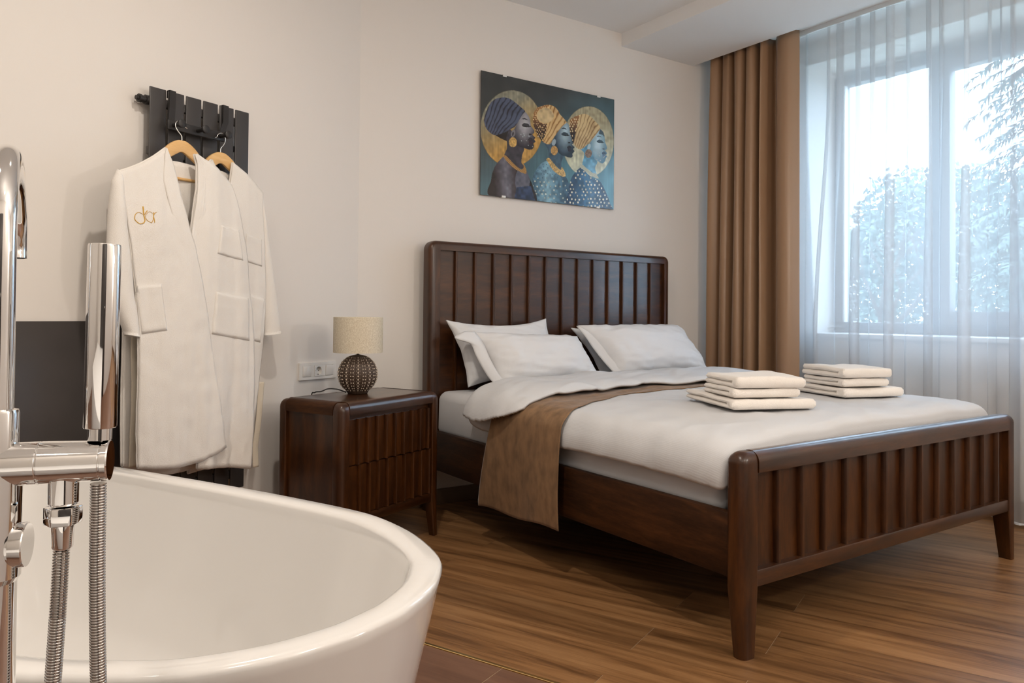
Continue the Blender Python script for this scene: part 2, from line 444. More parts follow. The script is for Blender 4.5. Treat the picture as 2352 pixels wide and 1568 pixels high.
# window
win = tag(bpy.data.objects.new('window_1', None), kind='structure'); COL.objects.link(win)
def ring(name, y0, y1, z0, z1, w, x0, x1, mat, bevel=0.004):
    bm = bmesh.new()
    add_box(bm, x0, x1, y0, y1, z0, z0 + w, bevel); add_box(bm, x0, x1, y0, y1, z1 - w, z1, bevel)
    add_box(bm, x0, x1, y0, y0 + w, z0 + w, z1 - w, bevel); add_box(bm, x0, x1, y1 - w, y1, z0 + w, z1 - w, bevel)
    return obj(name, finish(bm, name, True, 40), mat, win)
ring('frame', WY0, WY1, WZ0, 2.725, 0.072, XF - 0.02, XF + 0.06, M_FRAME)
box('mullion', XF - 0.02, XF + 0.06, 2.40, 2.47, 1.017, 2.653, M_FRAME, win, 0.004)
ring('sash', WY0 + 0.055, 2.42, 1.0, 2.668, 0.09, XF - 0.045, XF + 0.03, M_FRAME)
box('pane', XF + 0.012, XF + 0.018, 2.47, WY1 - 0.07, 1.015, 2.655, M_GLASS, win)
box('pane', XF - 0.006, XF, WY0 + 0.14, 2.335, 1.085, 2.583, M_GLASS, win)
box('sill', XW - 0.045, XF - 0.02, WY0 - 0.02, WY1 + 0.02, WZ0 - 0.028, WZ0, M_SILL, win, 0.005)
box('glazing_bead', XF - 0.03, XF + 0.01, 3.036, 3.048, 1.017, 2.653, M_SILL, win, 0.002)

# added unseen door behind the camera, only for dark reflections in the chrome
dr1 = tag(bpy.data.objects.new('reflection_door', None), kind='structure'); COL.objects.link(dr1)
box('door_leaf', -0.52, 0.34, -0.950, -0.915, 0.005, 2.06, M_CHARCOAL, dr1, 0.003)
for x0, x1, z0, z1 in ((-0.60, -0.52, 0, 2.14), (0.34, 0.42, 0, 2.14), (-0.52, 0.34, 2.06, 2.14)):
    box('casing', x0, x1, -0.950, -0.930, z0, z1, M_CHARCOAL, dr1, 0.003)
tube('door_handle', [(0.27, -0.915, 1.02), (0.27, -0.87, 1.02), (0.16, -0.87, 1.02)], 0.009, M_STEEL, dr1, 12)
tag(box('reflection_ledge', -1.25, 0.02, -0.95, 0.34, 0.0, 0.58, M_CEIL, None, 0.01), kind='structure')   # added unseen ledge that lends the chrome pale reflections
# charcoal panel on the left wall
pn = box('wall_panel', -1.15, 1.662, -0.012, 0.0, 0.0, 1.013, M_CHARCOAL, None, 0.002)
pn.location = W(0, VW); pn.rotation_euler = (0, 0, TH)
tag(pn, 'dark charcoal panel covering the lower left wall behind the bathtub', 'wall panel')
# ================================================================== BED
BL, BR, BF, BH = 1.885, 3.700, 1.52, 3.64
bed = thing('bed', 'dark walnut double bed with ribbed headboard and ribbed footboard', 'bed', (2.79, 2.58, 0))
bo = Vector((-2.79, -2.58, 0))
def bpart(o): 
    for v in o.data.vertices: v.co += bo
    o.parent = bed; return o
def arc(cx, cy, r, a0, a1, n=8): return [(cx + r * math.cos(R(a0 + (a1 - a0) * i / n)), cy + r * math.sin(R(a0 + (a1 - a0) * i / n))) for i in range(n + 1)]
# headboard posts
def post(x0, x1, y0, y1, zt, left, taper, rr, bev):
    if left:
        pts = [(x0 + taper[0], 0), (x1 - taper[1], 0), (x1, 0.20), (x1, zt)] + arc(x0 + rr, zt - rr, rr, 90, 180) + [(x0, 0.20)]
    else:
        pts = [(x0 + taper[1], 0), (x1 - taper[0], 0), (x1, 0.20)] + arc(x1 - rr, zt - rr, rr, 0, 90) + [(x0, zt), (x0, 0.20)]
    bm = bmesh.new(); add_prism(bm, pts, y0, y1, 'y')
    bmesh.ops.bevel(bm, geom=[e for e in bm.edges if abs(e.verts[0].co.y - e.verts[1].co.y) < 1e-6 and e.verts[0].co.y < (y0 + y1) / 2 and not (abs(e.verts[0].co.x - (x1 if left else x0)) < 1e-4 and abs(e.verts[1].co.x - (x1 if left else x0)) < 1e-4)], offset=bev, segments=5, profile=0.5, affect='EDGES')
    return bpart(obj('post', finish(bm, 'post', True, 50), M_WOOD))
HT = 1.443
post(BL + .003, 1.953, 3.572, BH, HT, True, (0.008, 0.012), 0.05, 0.024)
post(3.630, 3.678, 3.572, BH, HT, False, (0.008, 0.012), 0.042, 0.022)
def rounded_rail(name, x0, x1, y0, y1, z0, z1, r):
    pts = [(y0, z0), (y1, z0)] + arc(y1 - r, z1 - r, r, 0, 90, 6) + arc(y0 + r, z1 - r, r, 90, 180, 6)
    return bpart(prism(name, pts, x0, x1, M_WOODX, None, 'x'))
rounded_rail('top_rail', 1.953, 3.630, 3.572, BH, 1.392, HT, 0.024)
bpart(box('panel', 1.94, 3.64, 3.597, 3.620, 0.60, 1.395, M_WOODX))
bpart(box('lower_rail', 1.95, 3.64, 3.585, 3.63, 0.24, 0.61, M_WOODX, bevel=0.003))
for i in range(13):
    x = 2.058 + 0.1217 * i
    bm = bmesh.new(); add_prism(bm, [(x - 0.0095, 3.600), (x - 0.0085, 3.584), (x - 0.005, 3.580), (x + 0.005, 3.580), (x + 0.0085, 3.584), (x + 0.0095, 3.600)], 0.61, 1.391, 'z')
    bpart(obj('rib', finish(bm, 'rib', True, 40), M_WOOD))
# footboard
FT = 0.632
def foot_post(x0, x1, left):
    rr = 0.035
    zt = FT - 0.002
    ring_pts = []
    # tapered square-ish leg as rounded column: loft of rounded rectangles
    bm = bmesh.new(); rings = []
    levels = [(0.0, 0.016, 0.020, 0), (0.21, 0.0, 0.0, 0), (0.45, 0, 0, 0)] + [(zt - rr + rr * math.sin(R(a)), 0, 0, rr * (1 - math.cos(R(a)))) for a in (0, 18, 36, 54, 72, 84)]
    for z, tx, ty, ins in levels:
        xa, xb, ya, yb = x0, x1, BF, BF + 0.072
        if left: xb -= tx * 0.9; xa += tx * 0.35; yb -= ty; xa += ins
        else: xa += tx * 1.2; xb -= tx * 0.2; yb -= ty; xb -= ins
        ya += ins * 0.7; yb -= ins * 0.7
        r = 0.024; pts = []
        for cx, cy, a0 in ((xb, yb, 0), (xa, yb, 90), (xa, ya, 180), (xb, ya, 270)):
            outer = (cx == xa) == left
            q = r if outer else 0.004
            q = min(q, (yb - ya) / 2.1, (xb - xa) / 2.1)
            ccx = cx - q if cx == xb else cx + q; ccy = cy - q if cy == yb else cy + q
            pts += arc(ccx, ccy, q, a0, a0 + 90, 5)
        rings.append([bm.verts.new((p[0], p[1], z)) for p in pts])
    for a, b in zip(rings, rings[1:]):
        n = len(a)
        for k in range(n): bm.faces.new((a[k], a[(k + 1) % n], b[(k + 1) % n], b[k]))
    bm.faces.new(rings[0][::-1]); bm.faces.new(rings[-1])
    bpart(obj('post', finish(bm, 'post', True, 50), M_WOOD))
foot_post(BL, 1.957, True)
foot_post(3.645, 3.711, False)
rounded_rail('top_rail', 1.957, 3.645, BF - 0.003, BF + 0.072, 0.566, FT, 0.034)
bpart(box('panel', 1.95, 3.65, 1.546, 1.566, 0.26, 0.57, M_WOOD))
bpart(box('lower_rail', 1.955, 3.642, BF + 0.002, BF + 0.062, 0.213, 0.265, M_WOODX, bevel=0.004))
for i in range(13):
    x = 2.073 + 0.1242 * i
    bm = bmesh.new(); add_prism(bm, [(x - 0.0095, 1.549), (x - 0.0085, 1.531), (x - 0.005, 1.527), (x + 0.005, 1.527), (x + 0.0085, 1.531), (x + 0.0095, 1.549)], 0.265, 0.567, 'z')
    bpart(obj('rib', finish(bm, 'rib', True, 40), M_WOOD))
for x0, x1 in ((1.895, 1.925), (3.665, 3.693)):
    bpart(box('side_rail', x0, x1, 1.585, 3.58, 0.237, 0.438, M_WOODY, bevel=0.004))
bpart(box('slat_base', 1.925, 3.665, 1.60, 3.57, 0.36, 0.40, M_WOODX))

# mattress
def rounded_block(x0, x1, y0, y1, z0, z1, r, n=30, wob=0.006):
    bm = bmesh.new(); add_box(bm, x0, x1, y0, y1, z0, z1, r, 5)
    bmesh.ops.subdivide_edges(bm, edges=[e for e in bm.edges if e.calc_length() > 0.15], cuts=14, use_grid_fill=True)
    for v in bm.verts:
        p = v.co
        bulge = 0.014 * math.cos((p.z - (z0 + z1) / 2) / (z1 - z0) * math.pi) if p.x < x0 + 0.05 else 0
        v.co.x -= bulge
        v.co.z += wob * nz(p.x * 3, p.y * 3, p.z * 4) if p.z > (z0 + z1) / 2 else 0
        if p.x < x0 + 0.05: v.co.x += wob * 1.4 * nz(p.y * 5, p.z * 9, 3.3)
    return bm
mt = obj('mattress', finish(rounded_block(1.935, 3.655, 1.650, 3.566, 0.402, 0.640, 0.045), 'mattress', True), M_SHEET)
tag(mt, 'thick mattress in white fitted sheet lying in the walnut bed frame', 'mattress')

# duvet, runner: a common cross profile draped over the mattress
CROSS = [(1.880, 0.50), (1.868, 0.54), (1.872, 0.59), (1.905, 0.640), (1.98, 0.668), (2.15, 0.680), (2.5, 0.690), (2.8, 0.694), (3.1, 0.692), (3.4, 0.690), (3.57, 0.683), (3.66, 0.655), (3.70, 0.60), (3.712, 0.53)]
def cross(n, off, zh):
    base = [Vector((x, 0, z)) for x, z in CROSS]
    P = catmull(base, 200)
    near = [i for i, p in enumerate(P) if p.x < 2.0 and p.z < 0.56]
    out = []
    # stretch the hanging near side to reach zh
    Q = []
    for p in P:
        z = p.z
        if p.x < 1.93 and z < 0.60 and zh < 0.5:
            z = 0.60 - (0.60 - z) / 0.10 * (0.60 - zh)
        elif p.x < 1.96 and z < zh:
            continue                      # cut the hanging edge back to zh
        Q.append(Vector((p.x, 0, z)))
    m = len(Q)
    # offset outwards
    for i, q in enumerate(Q):
        t = (Q[min(i + 1, m - 1)] - Q[max(i - 1, 0)]).normalized()
        nrm = Vector((-t.z, 0, t.x))
        out.append(q + nrm * off)
    # resample by length
    L = [0]
    for a, b in zip(out, out[1:]): L.append(L[-1] + (b - a).length)
    res = []
    k = 0
    for i in range(n):
        s = L[-1] * i / (n - 1)
        while k < m - 2 and L[k + 1] < s: k += 1
        f = (s - L[k]) / max(1e-9, L[k + 1] - L[k])
        res.append(out[k].lerp(out[k + 1], min(1, f)))
    return res
DUV = [(1.600, -0.085, .50), (1.602, -0.055, .50), (1.614, -0.028, .49), (1.66, -0.008, .495), (1.78, 0.0, .505), (2.1, 0.002, .517), (2.45, 0.0, .512), (2.75, 0.0, .51), (2.95, 0.0, .51), (3.03, 0.006, .515),
       (3.075, 0.018, .54), (3.085, 0.032, .575), (3.06, 0.046, .572), (3.00, 0.052, .566), (2.91, 0.052, .566), (2.82, 0.047, .576), (2.74, 0.038, .592), (2.685, 0.027, .612), (2.655, 0.014, .632)]
FOLD_X = [(1.86, 0.02), (2.1, 0.02), (2.67, 0.06), (3.0, -0.01), (3.4, 0.03), (3.72, 0.08)]
def crease(x, y, fold=0):
    wr = 0.008 * nz(x * 5.5, y * 2.2, 1.7 + fold * 5) + 0.005 * nz(x * 3 + y * 7, y * 4 - x * 5, 4.0) + 0.0028 * nz(x * 5 + y * 3, y * 19 - x * 6, 9.0)
    ri = max(0, 1 - 6 * abs(nz(x * 2.6 + y * 1.5, y * 5.0 - x * 2.4, 12.0 + fold * 4))) ** 1.5
    return wr + 0.0045 * ri * (0.4 + 0.6 * max(0, nz(x * 2, y * 2, 3.0) + .5))
def duvet_rows():
    nr = 250
    P = catmull([Vector((y, dz, zh)) for y, dz, zh in DUV], nr)
    out = []
    for i, p in enumerate(P):
        t = i / (nr - 1) * (len(DUV) - 1)
        w = max(0.0, min(1.0, (t - 12.5) / 5))
        row = []
        fold = t > 10.5
        for c in cross(190, p.y, p.z + 0.012 * nz(p.x * 3.1, 0.3)):
            y = p.x + interp(FOLD_X, c.x) * w
            top = max(0.0, min(1.0, (c.z - 0.56) / 0.1))
            wr = crease(c.x, y, int(fold))
            z = c.z + wr * top * (1.5 if fold else 1.0)
            # gathers radiating off the hanging near side
            side = max(0.0, min(1.0, (2.02 - c.x) / 0.10))
            x = c.x - side * (0.012 * nz(y * 8, c.z * 3, 2.0 + fold * 3) + 0.007 * nz(y * 21 + c.z * 9, c.z * 4, 7.0))
            if fold: x -= 0.010 * side
            row.append((x, y, z))
        out.append(row)
    return out
dv = obj('duvet', grid_mesh('duvet', duvet_rows(), 0.012), M_DUVET)
tag(dv, 'white duvet spread over the bed with its head end folded back', 'duvet')

RUN_R = [(1.80, 2.385), (1.90, 2.385), (2.0, 2.43), (2.12, 2.50), (2.45, 2.62), (2.75, 2.60), (3.0, 2.57), (3.4, 2.52), (3.73, 2.47)]
def runner_rows():
    nr = 90
    out = []
    for i in range(nr):
        s = i / (nr - 1)
        row = []
        C = cross(200, 0.0062, 0.18)
        zb = 0.162 + 0.030 * (1 - s) + 0.008 * math.sin(s * 9)
        for k, c in enumerate(C):
            yr = interp(RUN_R, c.x)
            hang = max(0.0, min(1.0, (0.60 - c.z) / 0.4)) if c.x < 2.2 else 0.0
            yl = 2.885 + 0.115 * hang
            yr2 = 2.385 + 0.008 * hang if hang > 0 else yr
            y = yr2 + (yl - yr2) * s
            z = c.z
            if c.x < 1.95 and z < 0.60:
                z = 0.60 - (0.60 - z) / 0.42 * (0.60 - zb)
            x = c.x
            if x < 1.95:
                x += -0.006 - 0.007 * hang * math.sin(y * 13 + 0.7) - 0.012 * hang * nz(y * 4, z * 2, 8) - 0.010
            else:
                z += crease(c.x, y) * max(0.0, min(1.0, (c.z - 0.56) / 0.1)) + 0.012 * nz(y * 3.1, 0.3)
            row.append((x, y, z))
        out.append(row)
    return out
rn = obj('bed_runner', grid_mesh('bed_runner', runner_rows(), 0.003), M_RUNNER)
tag(rn, 'brown velvet bed runner across the duvet, its end hanging over the side', 'bed runner')

# pillows
def pillow(label, TL, TR, BRc, BLc, thick, seed, mat=M_PILLOW, flange=0.0, sag=0.02):
    TL, TR, BRc, BLc = map(Vector, (TL, TR, BRc, BLc))
    n = 40
    ctr = (TL + TR + BRc + BLc) / 4
    nrm = (TR - TL).cross(BLc - TL).normalized()          # points to the viewer side or away
    if nrm.y > 0: nrm = -nrm
    rows_f, rows_b = [], []
    V = []; F = []
    def P(a, b, side):
        u, v = (a + 1) / 2, (b + 1) / 2
        p = (BLc * (1 - u) + BRc * u) * (1 - v) + (TL * (1 - u) + TR * u) * v
        ex = (TR - TL).normalized(); ey = (TL - BLc).normalized()
        p -= ex * (0.030 * a * (1 - b * b) * abs(a) ** 3) - ex * 0.0
        p -= ey * (sag * b * (1 - a * a) * abs(b) ** 3)
        w = ((1 - abs(a) ** 2.6) ** 0.55) * ((1 - abs(b) ** 2.6) ** 0.55) if abs(a) < 1 and abs(b) < 1 else 0.0
        wr = 0.012 * nz(a * 2.3 + seed, b * 2.0, seed * 1.7) + 0.007 * nz(a * 6 + b * 3 + seed, b * 5 - a * 2, seed) + 0.007 * max(0, 1 - abs(nz(a * 3.2 + b * 2.2 + seed, b * 3.0 - a * 1.4, seed + 3)) * 5) * max(abs(a), abs(b))
        # creases running out of the corners
        cr = 0.006 * math.sin((a * b) * 26 + seed) * (abs(a * b) ** 1.5) * (1 - max(abs(a), abs(b)) ** 8)
        return p + nrm * side * (thick * w * (0.68 if side > 0 else 0.32) + (wr + cr) * min(1, w * 2.5)) + ex * 0.004 * nz(b * 4, seed)
    for side in (1, -1):
        for j in range(n + 1):
            for i in range(n + 1):
                a, b = -1 + 2 * i / n, -1 + 2 * j / n
                a = math.sin(a * math.pi / 2) * 0.55 + a * 0.45; b = math.sin(b * math.pi / 2) * 0.55 + b * 0.45
                V.append(P(a, b, side))
    m = (n + 1) ** 2
    for j in range(n):
        for i in range(n):
            k = j * (n + 1) + i
            F.append((k, k + 1, k + n + 2, k + n + 1)); F.append((m + k, m + k + n + 1, m + k + n + 2, m + k + 1))
    me = mesh('pillow', V, F)
    bm = bmesh.new(); bm.from_mesh(me); bmesh.ops.remove_doubles(bm, verts=bm.verts[:], dist=0.0006)
    bpy.data.meshes.remove(me)
    root = obj('pillow', finish(bm, 'pillow', True), mat)
    tag(root, label, 'pillow', 'pillows against the headboard')
    return root
pillow('upright white pillow at the back left, leaning on the headboard', (1.955, 3.518, 1.020), (2.62, 3.518, 1.030), (2.70, 3.42, 0.665), (2.04, 3.42, 0.665), 0.10, 1.3, sag=0.045)
pl = pillow('white pillow with open flap propped in front on the left side', (2.035, 3.385, 0.960), (2.745, 3.385, 0.930), (2.80, 3.225, 0.672), (2.10, 3.225, 0.660), 0.16, 4.1)
pillow('shaded white pillow mostly hidden behind the front right pillow', (2.80, 3.52, 0.975), (3.55, 3.52, 0.965), (3.60, 3.45, 0.665), (2.98, 3.43, 0.665), 0.09, 7.7)
pr_ = pillow('plump white pillow propped in front on the right side by the curtain', (2.775, 3.42, 0.992), (3.60, 3.42, 0.992), (3.70, 3.235, 0.690), (2.915, 3.235, 0.690), 0.17, 9.2)
# open pillowcase flaps at the left ends
def flap(pil, pts_out, pts_in, th=0.004):
    n = len(pts_out)
    A = catmull(pts_out, 24); B = catmull(pts_in, 24)
    rows = [[a.lerp(b, s / 6) + Vector((0, -0.006 * math.sin(s / 6 * math.pi), 0)) for s in range(7)] for a, b in zip(A, B)]
    obj('flap', grid_mesh('flap', rows, th), M_PILLOW, pil)
flap(pl, [(1.995, 3.385, 0.958), (1.925, 3.365, 0.928), (2.005, 3.345, 0.900), (2.025, 3.310, 0.83), (2.065, 3.26, 0.73), (2.105, 3.20, 0.667)], [(2.05, 3.375, 0.957), (2.075, 3.33, 0.90), (2.09, 3.285, 0.82), (2.115, 3.235, 0.74), (2.16, 3.19, 0.672)])
flap(pr_, [(2.77, 3.425, 0.985), (2.80, 3.375, 0.92), (2.83, 3.335, 0.85), (2.87, 3.28, 0.77), (2.92, 3.22, 0.69)], [(2.84, 3.405, 0.985), (2.87, 3.35, 0.92), (2.90, 3.305, 0.85), (2.94, 3.25, 0.77), (2.99, 3.205, 0.70)])

# towels
def towel(label, corner, ax, ln, dp, z, h, seed, layers=2, group='folded towels on the bed'):
    """corner = front left corner on the bed, ax = direction of the long front side, dp = depth away from it"""
    ax = Vector((*ax, 0)).normalized(); ay = Vector((-ax.y, ax.x, 0))
    root = thing('folded_towel', label, 'towel', (corner[0], corner[1], z), 0, group)
    # cross section (depth y, height): folded sheet with rounded front fold and a slit seen from the ends
    t = h / layers
    prof = []
    r = h / 2
    for i in range(11):                                # front round fold
        a = R(-90 - 180 * i / 10); prof.append((r * 0.75 + r * 0.75 * math.cos(a), r + r * math.sin(a)))
    for i in range(1, 9): prof.append((r * 0.75 + (dp - r * 1.1) * i / 8, h))
    for i in range(1, 6):                              # top layer back end
        a = R(90 - 180 * i / 6); prof.append((dp - t / 2 + t / 2 * math.cos(a), h - t / 2 + t / 2 * math.sin(a)))
    g = 0.0005
    for i in range(9): prof.append((dp - t / 2 - (dp - t) * 0.86 * i / 8, t + g))
    prof.append((dp * 0.10, t))
    for i in range(9): prof.append((dp * 0.10 + t * .3 + (dp - t) * 0.86 * i / 8, t - g))
    for i in range(1, 6):
        a = R(90 - 180 * i / 6); prof.append((dp - t / 2 + t / 2 * math.cos(a) + 0.006, t / 2 + t / 2 * math.sin(a)))
    for i in range(1, 8): prof.append((dp - (dp - r * 0.75) * i / 8, 0))
    cy, cz = dp / 2, h / 2
    nx = 30
    rings = []
    for i in range(nx + 1):
        s = i / nx
        x = ln * (0.5 - 0.5 * math.cos(math.pi * s)) if False else ln * s
        e = min(x, ln - x) / (t * 0.5)
        ins = 0.0 if e >= 1 else (1 - math.sqrt(max(0, 1 - (1 - e) ** 2)))
        ring_ = []
        for (y, zz) in prof:
            k = t * 0.42 * ins
            lz = zz
            lay = int(min(layers - 1, zz / t)); mid = (lay + .5) * t
            zz2 = mid + (zz - mid) * (1 - 0.75 * ins)
            yy = y + (k if y < cy else -k)
            w = 0.004 * nz(x * 14 + seed, yy * 14, zz * 20) + 0.006 * nz(x * 5 + seed, yy * 5, seed)
            top = zz / h
            p = ax * (x + 0.004 * nz(yy * 30, zz * 60, seed)) + ay * (yy + w * 0.8) + Vector((0, 0, max(0.0, zz2 + w * top)))
            ring_.append(p)
        rings.append(ring_)
    n = len(prof); V = [p for r_ in rings for p in r_]; F = []
    for i in range(nx):
        for k in range(n): F.append((i * n + k, i * n + (k + 1) % n, (i + 1) * n + (k + 1) % n, (i + 1) * n + k))
    F.append(tuple(range(n - 1, -1, -1))); F.append(tuple(nx * n + k for k in range(n)))
    me = mesh('towel_body', V, F)
    bm = bmesh.new(); bm.from_mesh(me); bpy.data.meshes.remove(me)
    bmesh.ops.triangulate(bm, faces=[f for f in bm.faces if len(f.verts) > 4])
    obj('cloth', finish(bm, 'cloth', True, 60), M_TOWEL, root)
    return root
d1 = Vector((0.300, -0.130)).normalized(); e1 = Vector((-d1.y, d1.x))
T1 = Vector((2.262, 1.872))
towel('wide bottom towel of the left stack on the bed', T1, d1, 0.345, 0.43, 0.701, 0.038, 1.0)
towel('middle towel of the left stack on the bed', T1 + e1 * 0.015 + d1 * 0.012, d1, 0.275, 0.265, 0.744, 0.033, 2.2)
towel('puffy top towel of the left stack on the bed', T1 + e1 * 0.005 + d1 * 0.018, d1, 0.285, 0.275, 0.780, 0.043, 3.1)
d2 = Vector((0.305, -0.095)).normalized(); e2 = Vector((-d2.y, d2.x))
T2 = Vector((3.025, 1.90))
towel('wide bottom towel of the right stack near the window', T2, d2, 0.320, 0.44, 0.702, 0.038, 5.0)
towel('middle towel of the right stack near the window', T2 + e2 * 0.02 + d2 * 0.010, d2, 0.245, 0.27, 0.7465, 0.034, 6.0)
towel('crumpled top towel of the right stack near the window', T2 + e2 * 0.01 + d2 * 0.004, d2, 0.26, 0.28, 0.786, 0.044, 7.3)
# ================================================================== NIGHTSTAND (frame of the left wall)
NU, NV, NW, ND, NZ = 2.236, 2.224, 0.648, 0.380, 0.682
ns = thing('nightstand', 'dark walnut nightstand with two ribbed drawers beside the bed', 'nightstand', W(NU, NV), TH)
def nbox(name, *a, mat=M_WOOD, bevel=0.0, parent=None): return box(name, *a, mat, parent or ns, bevel)
def npost(x0, x1, y0, y1, left, front, leg):
    bm = bmesh.new(); rings = []
    rr = 0.034; zt = NZ - 0.003
    for z, tp, ins in [(0, leg, 0), (0.165, 0, 0), (0.5, 0, 0)] + [(zt - rr + rr * math.sin(R(a)), 0, rr * (1 - math.cos(R(a)))) for a in (0, 18, 36, 54, 72, 84)]:
        xa, xb, ya, yb = x0, x1, y0, y1
        if left: xb -= tp; xa += ins * .8
        else: xa += tp; xb -= ins * .8
        if front: yb -= tp; ya += ins * .7
        else: ya += tp; yb -= ins * .7
        pts = []
        for cx, cy, a0 in ((xb, yb, 0), (xa, yb, 90), (xa, ya, 180), (xb, ya, 270)):
            oc = ((cx == xa) == left) and ((cy == ya) == front)
            q = min(0.024 if oc else 0.005, (yb - ya) / 2.1, (xb - xa) / 2.1)
            pts += arc(cx - q if cx == xb else cx + q, cy - q if cy == yb else cy + q, q, a0, a0 + 90, 5)
        rings.append([bm.verts.new((p[0], p[1], z)) for p in pts])
    for a, b in zip(rings, rings[1:]):
        n = len(a)
        for k in range(n): bm.faces.new((a[k], a[(k + 1) % n], b[(k + 1) % n], b[k]))
    bm.faces.new(rings[0][::-1]); bm.faces.new(rings[-1])
    obj('post', finish(bm, 'post', True, 50), M_WOOD, ns)
for l in (True, False):
    for f in (True, False):
        npost(0 if l else NW - 0.05, 0.05 if l else NW, 0 if f else ND - 0.05, 0.05 if f else ND, l, f, 0.018)
def nrail(name, pts, h0, h1, axis, mat): return prism(name, pts, h0, h1, mat, ns, axis)
r = 0.030
zb = NZ - 0.052
nrail('top_rail', [(0.05, zb), (0.05, NZ)] + arc(r, NZ - r, r, 90, 180, 6) + [(0.0, zb)], 0.05, NW - 0.05, 'x', M_WOODX)          # front
nrail('top_rail', [(ND - 0.05, NZ), (ND - 0.05, zb), (ND, zb)] + arc(ND - r, NZ - r, r, 0, 90, 6), 0.05, NW - 0.05, 'x', M_WOODX)
nrail('top_rail', [(0.05, zb), (0.05, NZ)] + arc(r, NZ - r, r, 90, 180, 6) + [(0.0, zb)], 0.05, ND - 0.05, 'y', M_WOODY)
nrail('top_rail', [(NW - 0.05, NZ), (NW - 0.05, zb), (NW, zb)] + arc(NW - r, NZ - r, r, 0, 90, 6), 0.05, ND - 0.05, 'y', M_WOODY)
nbox('top', 0.045, NW - 0.045, 0.045, ND - 0.045, NZ - 0.02, NZ - 0.0005, mat=M_WOODX)
nbox('side_panel', 0.014, 0.026, 0.048, ND - 0.048, 0.17, zb + 0.004)
nbox('side_panel', NW - 0.026, NW - 0.014, 0.048, ND - 0.048, 0.17, zb + 0.004)
nbox('back_panel', 0.048, NW - 0.048, ND - 0.03, ND - 0.02, 0.17, zb + 0.004)
nbox('bottom_rail', 0.048, NW - 0.048, 0.008, 0.04, 0.165, 0.205, mat=M_WOODX, bevel=0.003)
nbox('drawer_divider', 0.048, NW - 0.048, 0.03, 0.06, 0.205, 0.63, mat=M_WOODX)
for z0, z1, sh in ((0.207, 0.413, 0.010), (0.419, 0.606, 0.0)):
    dr = nbox('drawer', 0.053, NW - 0.053, 0.018, 0.030, z0, z1)
    n = 9; step = (NW - 0.106) / 9.35
    for k in range(n):
        x = 0.053 + step * (k + 0.95) + sh
        bm = bmesh.new()
        add_prism(bm, [(x - 0.0065, 0.0185), (x - 0.0055, 0.003), (x - 0.003, 0.0), (x + 0.003, 0.0), (x + 0.0055, 0.003), (x + 0.0065, 0.0185)], z0, z1 + 0.003, 'z')
        obj('rib', finish(bm, 'rib', True, 40), M_WOOD, dr)

# ================================================================== TABLE LAMP
LU, LV = 2.566, 2.452
lp = thing('table_lamp', 'table lamp with beaded urchin base and beige linen drum shade', 'lamp', W(LU, LV, NZ), TH)
RB, ZC = 0.0895, 0.0895
prof = []
for i in range(25):
    a = -62 + (90 + 62 - 6) * i / 24
    prof.append((RB * math.cos(R(a)) ** 0.92 if a < 88 else 0.012, ZC + 0.0885 * math.sin(R(a))))
prof = [(0.0, 0.0), (0.044, 0.0), (0.047, 0.006)] + [p for p in prof if p[1] > 0.012] + [(0.010, 0.1785), (0.0, 0.1785)]
bm = bmesh.new(); add_lathe(bm, prof, 160)
LOBES = 20
for v in bm.verts:
    rr = math.hypot(v.co.x, v.co.y)
    if rr > 0.03:
        a = math.atan2(v.co.y, v.co.x) / (2 * math.pi) * LOBES
        g = abs((a % 1.0) - 0.5) * 2
        k = 1 - 0.030 * max(0, (g - 0.80) / 0.2)
        v.co.x *= k; v.co.y *= k
body = obj('body', finish(bm, 'body', True), M_LAMPBODY, lp)
bm = bmesh.new()
def bead(a, el, s):
    c = Vector((RB * math.cos(R(el)) ** 0.92 * math.cos(a), RB * math.cos(R(el)) ** 0.92 * math.sin(a), ZC + 0.0885 * math.sin(R(el))))
    bmesh.ops.create_icosphere(bm, subdivisions=1, radius=s, matrix=Matrix.Translation(c))
for l in range(LOBES):
    a0 = 2 * math.pi * (l + 0.5) / LOBES
    w = 2 * math.pi / LOBES
    for q in range(-5, 7):
        el = q * 10.2 - 3
        k = math.cos(R(el)) ** 0.7
        if l % 2 == 0:
            bead(a0, el, 0.0046 * k)
            bead(a0 - w * .27, el + 5, 0.0018 * k); bead(a0 + w * .27, el + 5, 0.0018 * k); bead(a0, el + 5, 0.0016 * k)
        else:
            bead(a0 - w * .2, el, 0.0034 * k); bead(a0 + w * .2, el, 0.0034 * k)
            bead(a0 - w * .33, el + 5, 0.0012 * k); bead(a0 + w * .33, el + 5, 0.0012 * k)
tag(obj('beads', finish(bm, 'beads', True), M_BEAD, lp), kind='stuff', label='rows of pale raised beads')
tube('stem', [(0, 0, 0.172), (0, 0, 0.215)], 0.006, M_BLACK, lp)
ZS = 0.189
lathe('shade', [(0.1105, ZS), (0.112, ZS - 0.001), (0.112, ZS + 0.160), (0.1105, ZS + 0.161), (0.109, ZS + 0.160), (0.109, ZS), (0.1105, ZS)], M_LINEN, lp, 96, auto=30)
bm = bmesh.new()
for k in range(3): add_tube(bm, [(0, 0, ZS + 0.02), (0.109 * math.cos(k * 2.094), 0.109 * math.sin(k * 2.094), ZS + 0.006)], 0.0015, 6)
add_tube(bm, [(0, 0, ZS + 0.01), (0, 0, ZS + 0.09)], 0.014, 12)
obj('shade_spider', finish(bm, 'shade_spider', True, 40), M_BLACK, lp)
cd = catmull([(-0.035, 0.035, 0.006), (-0.06, 0.07, 0.020), (-0.085, 0.10, 0.022), (-0.105, 0.125, 0.010), (-0.115, 0.155, 0.004), (-0.115, 0.178, -0.03), (-0.11, 0.19, -0.3)], 40)
tube('cord', cd, 0.0028, M_BLACK, lp, 10)

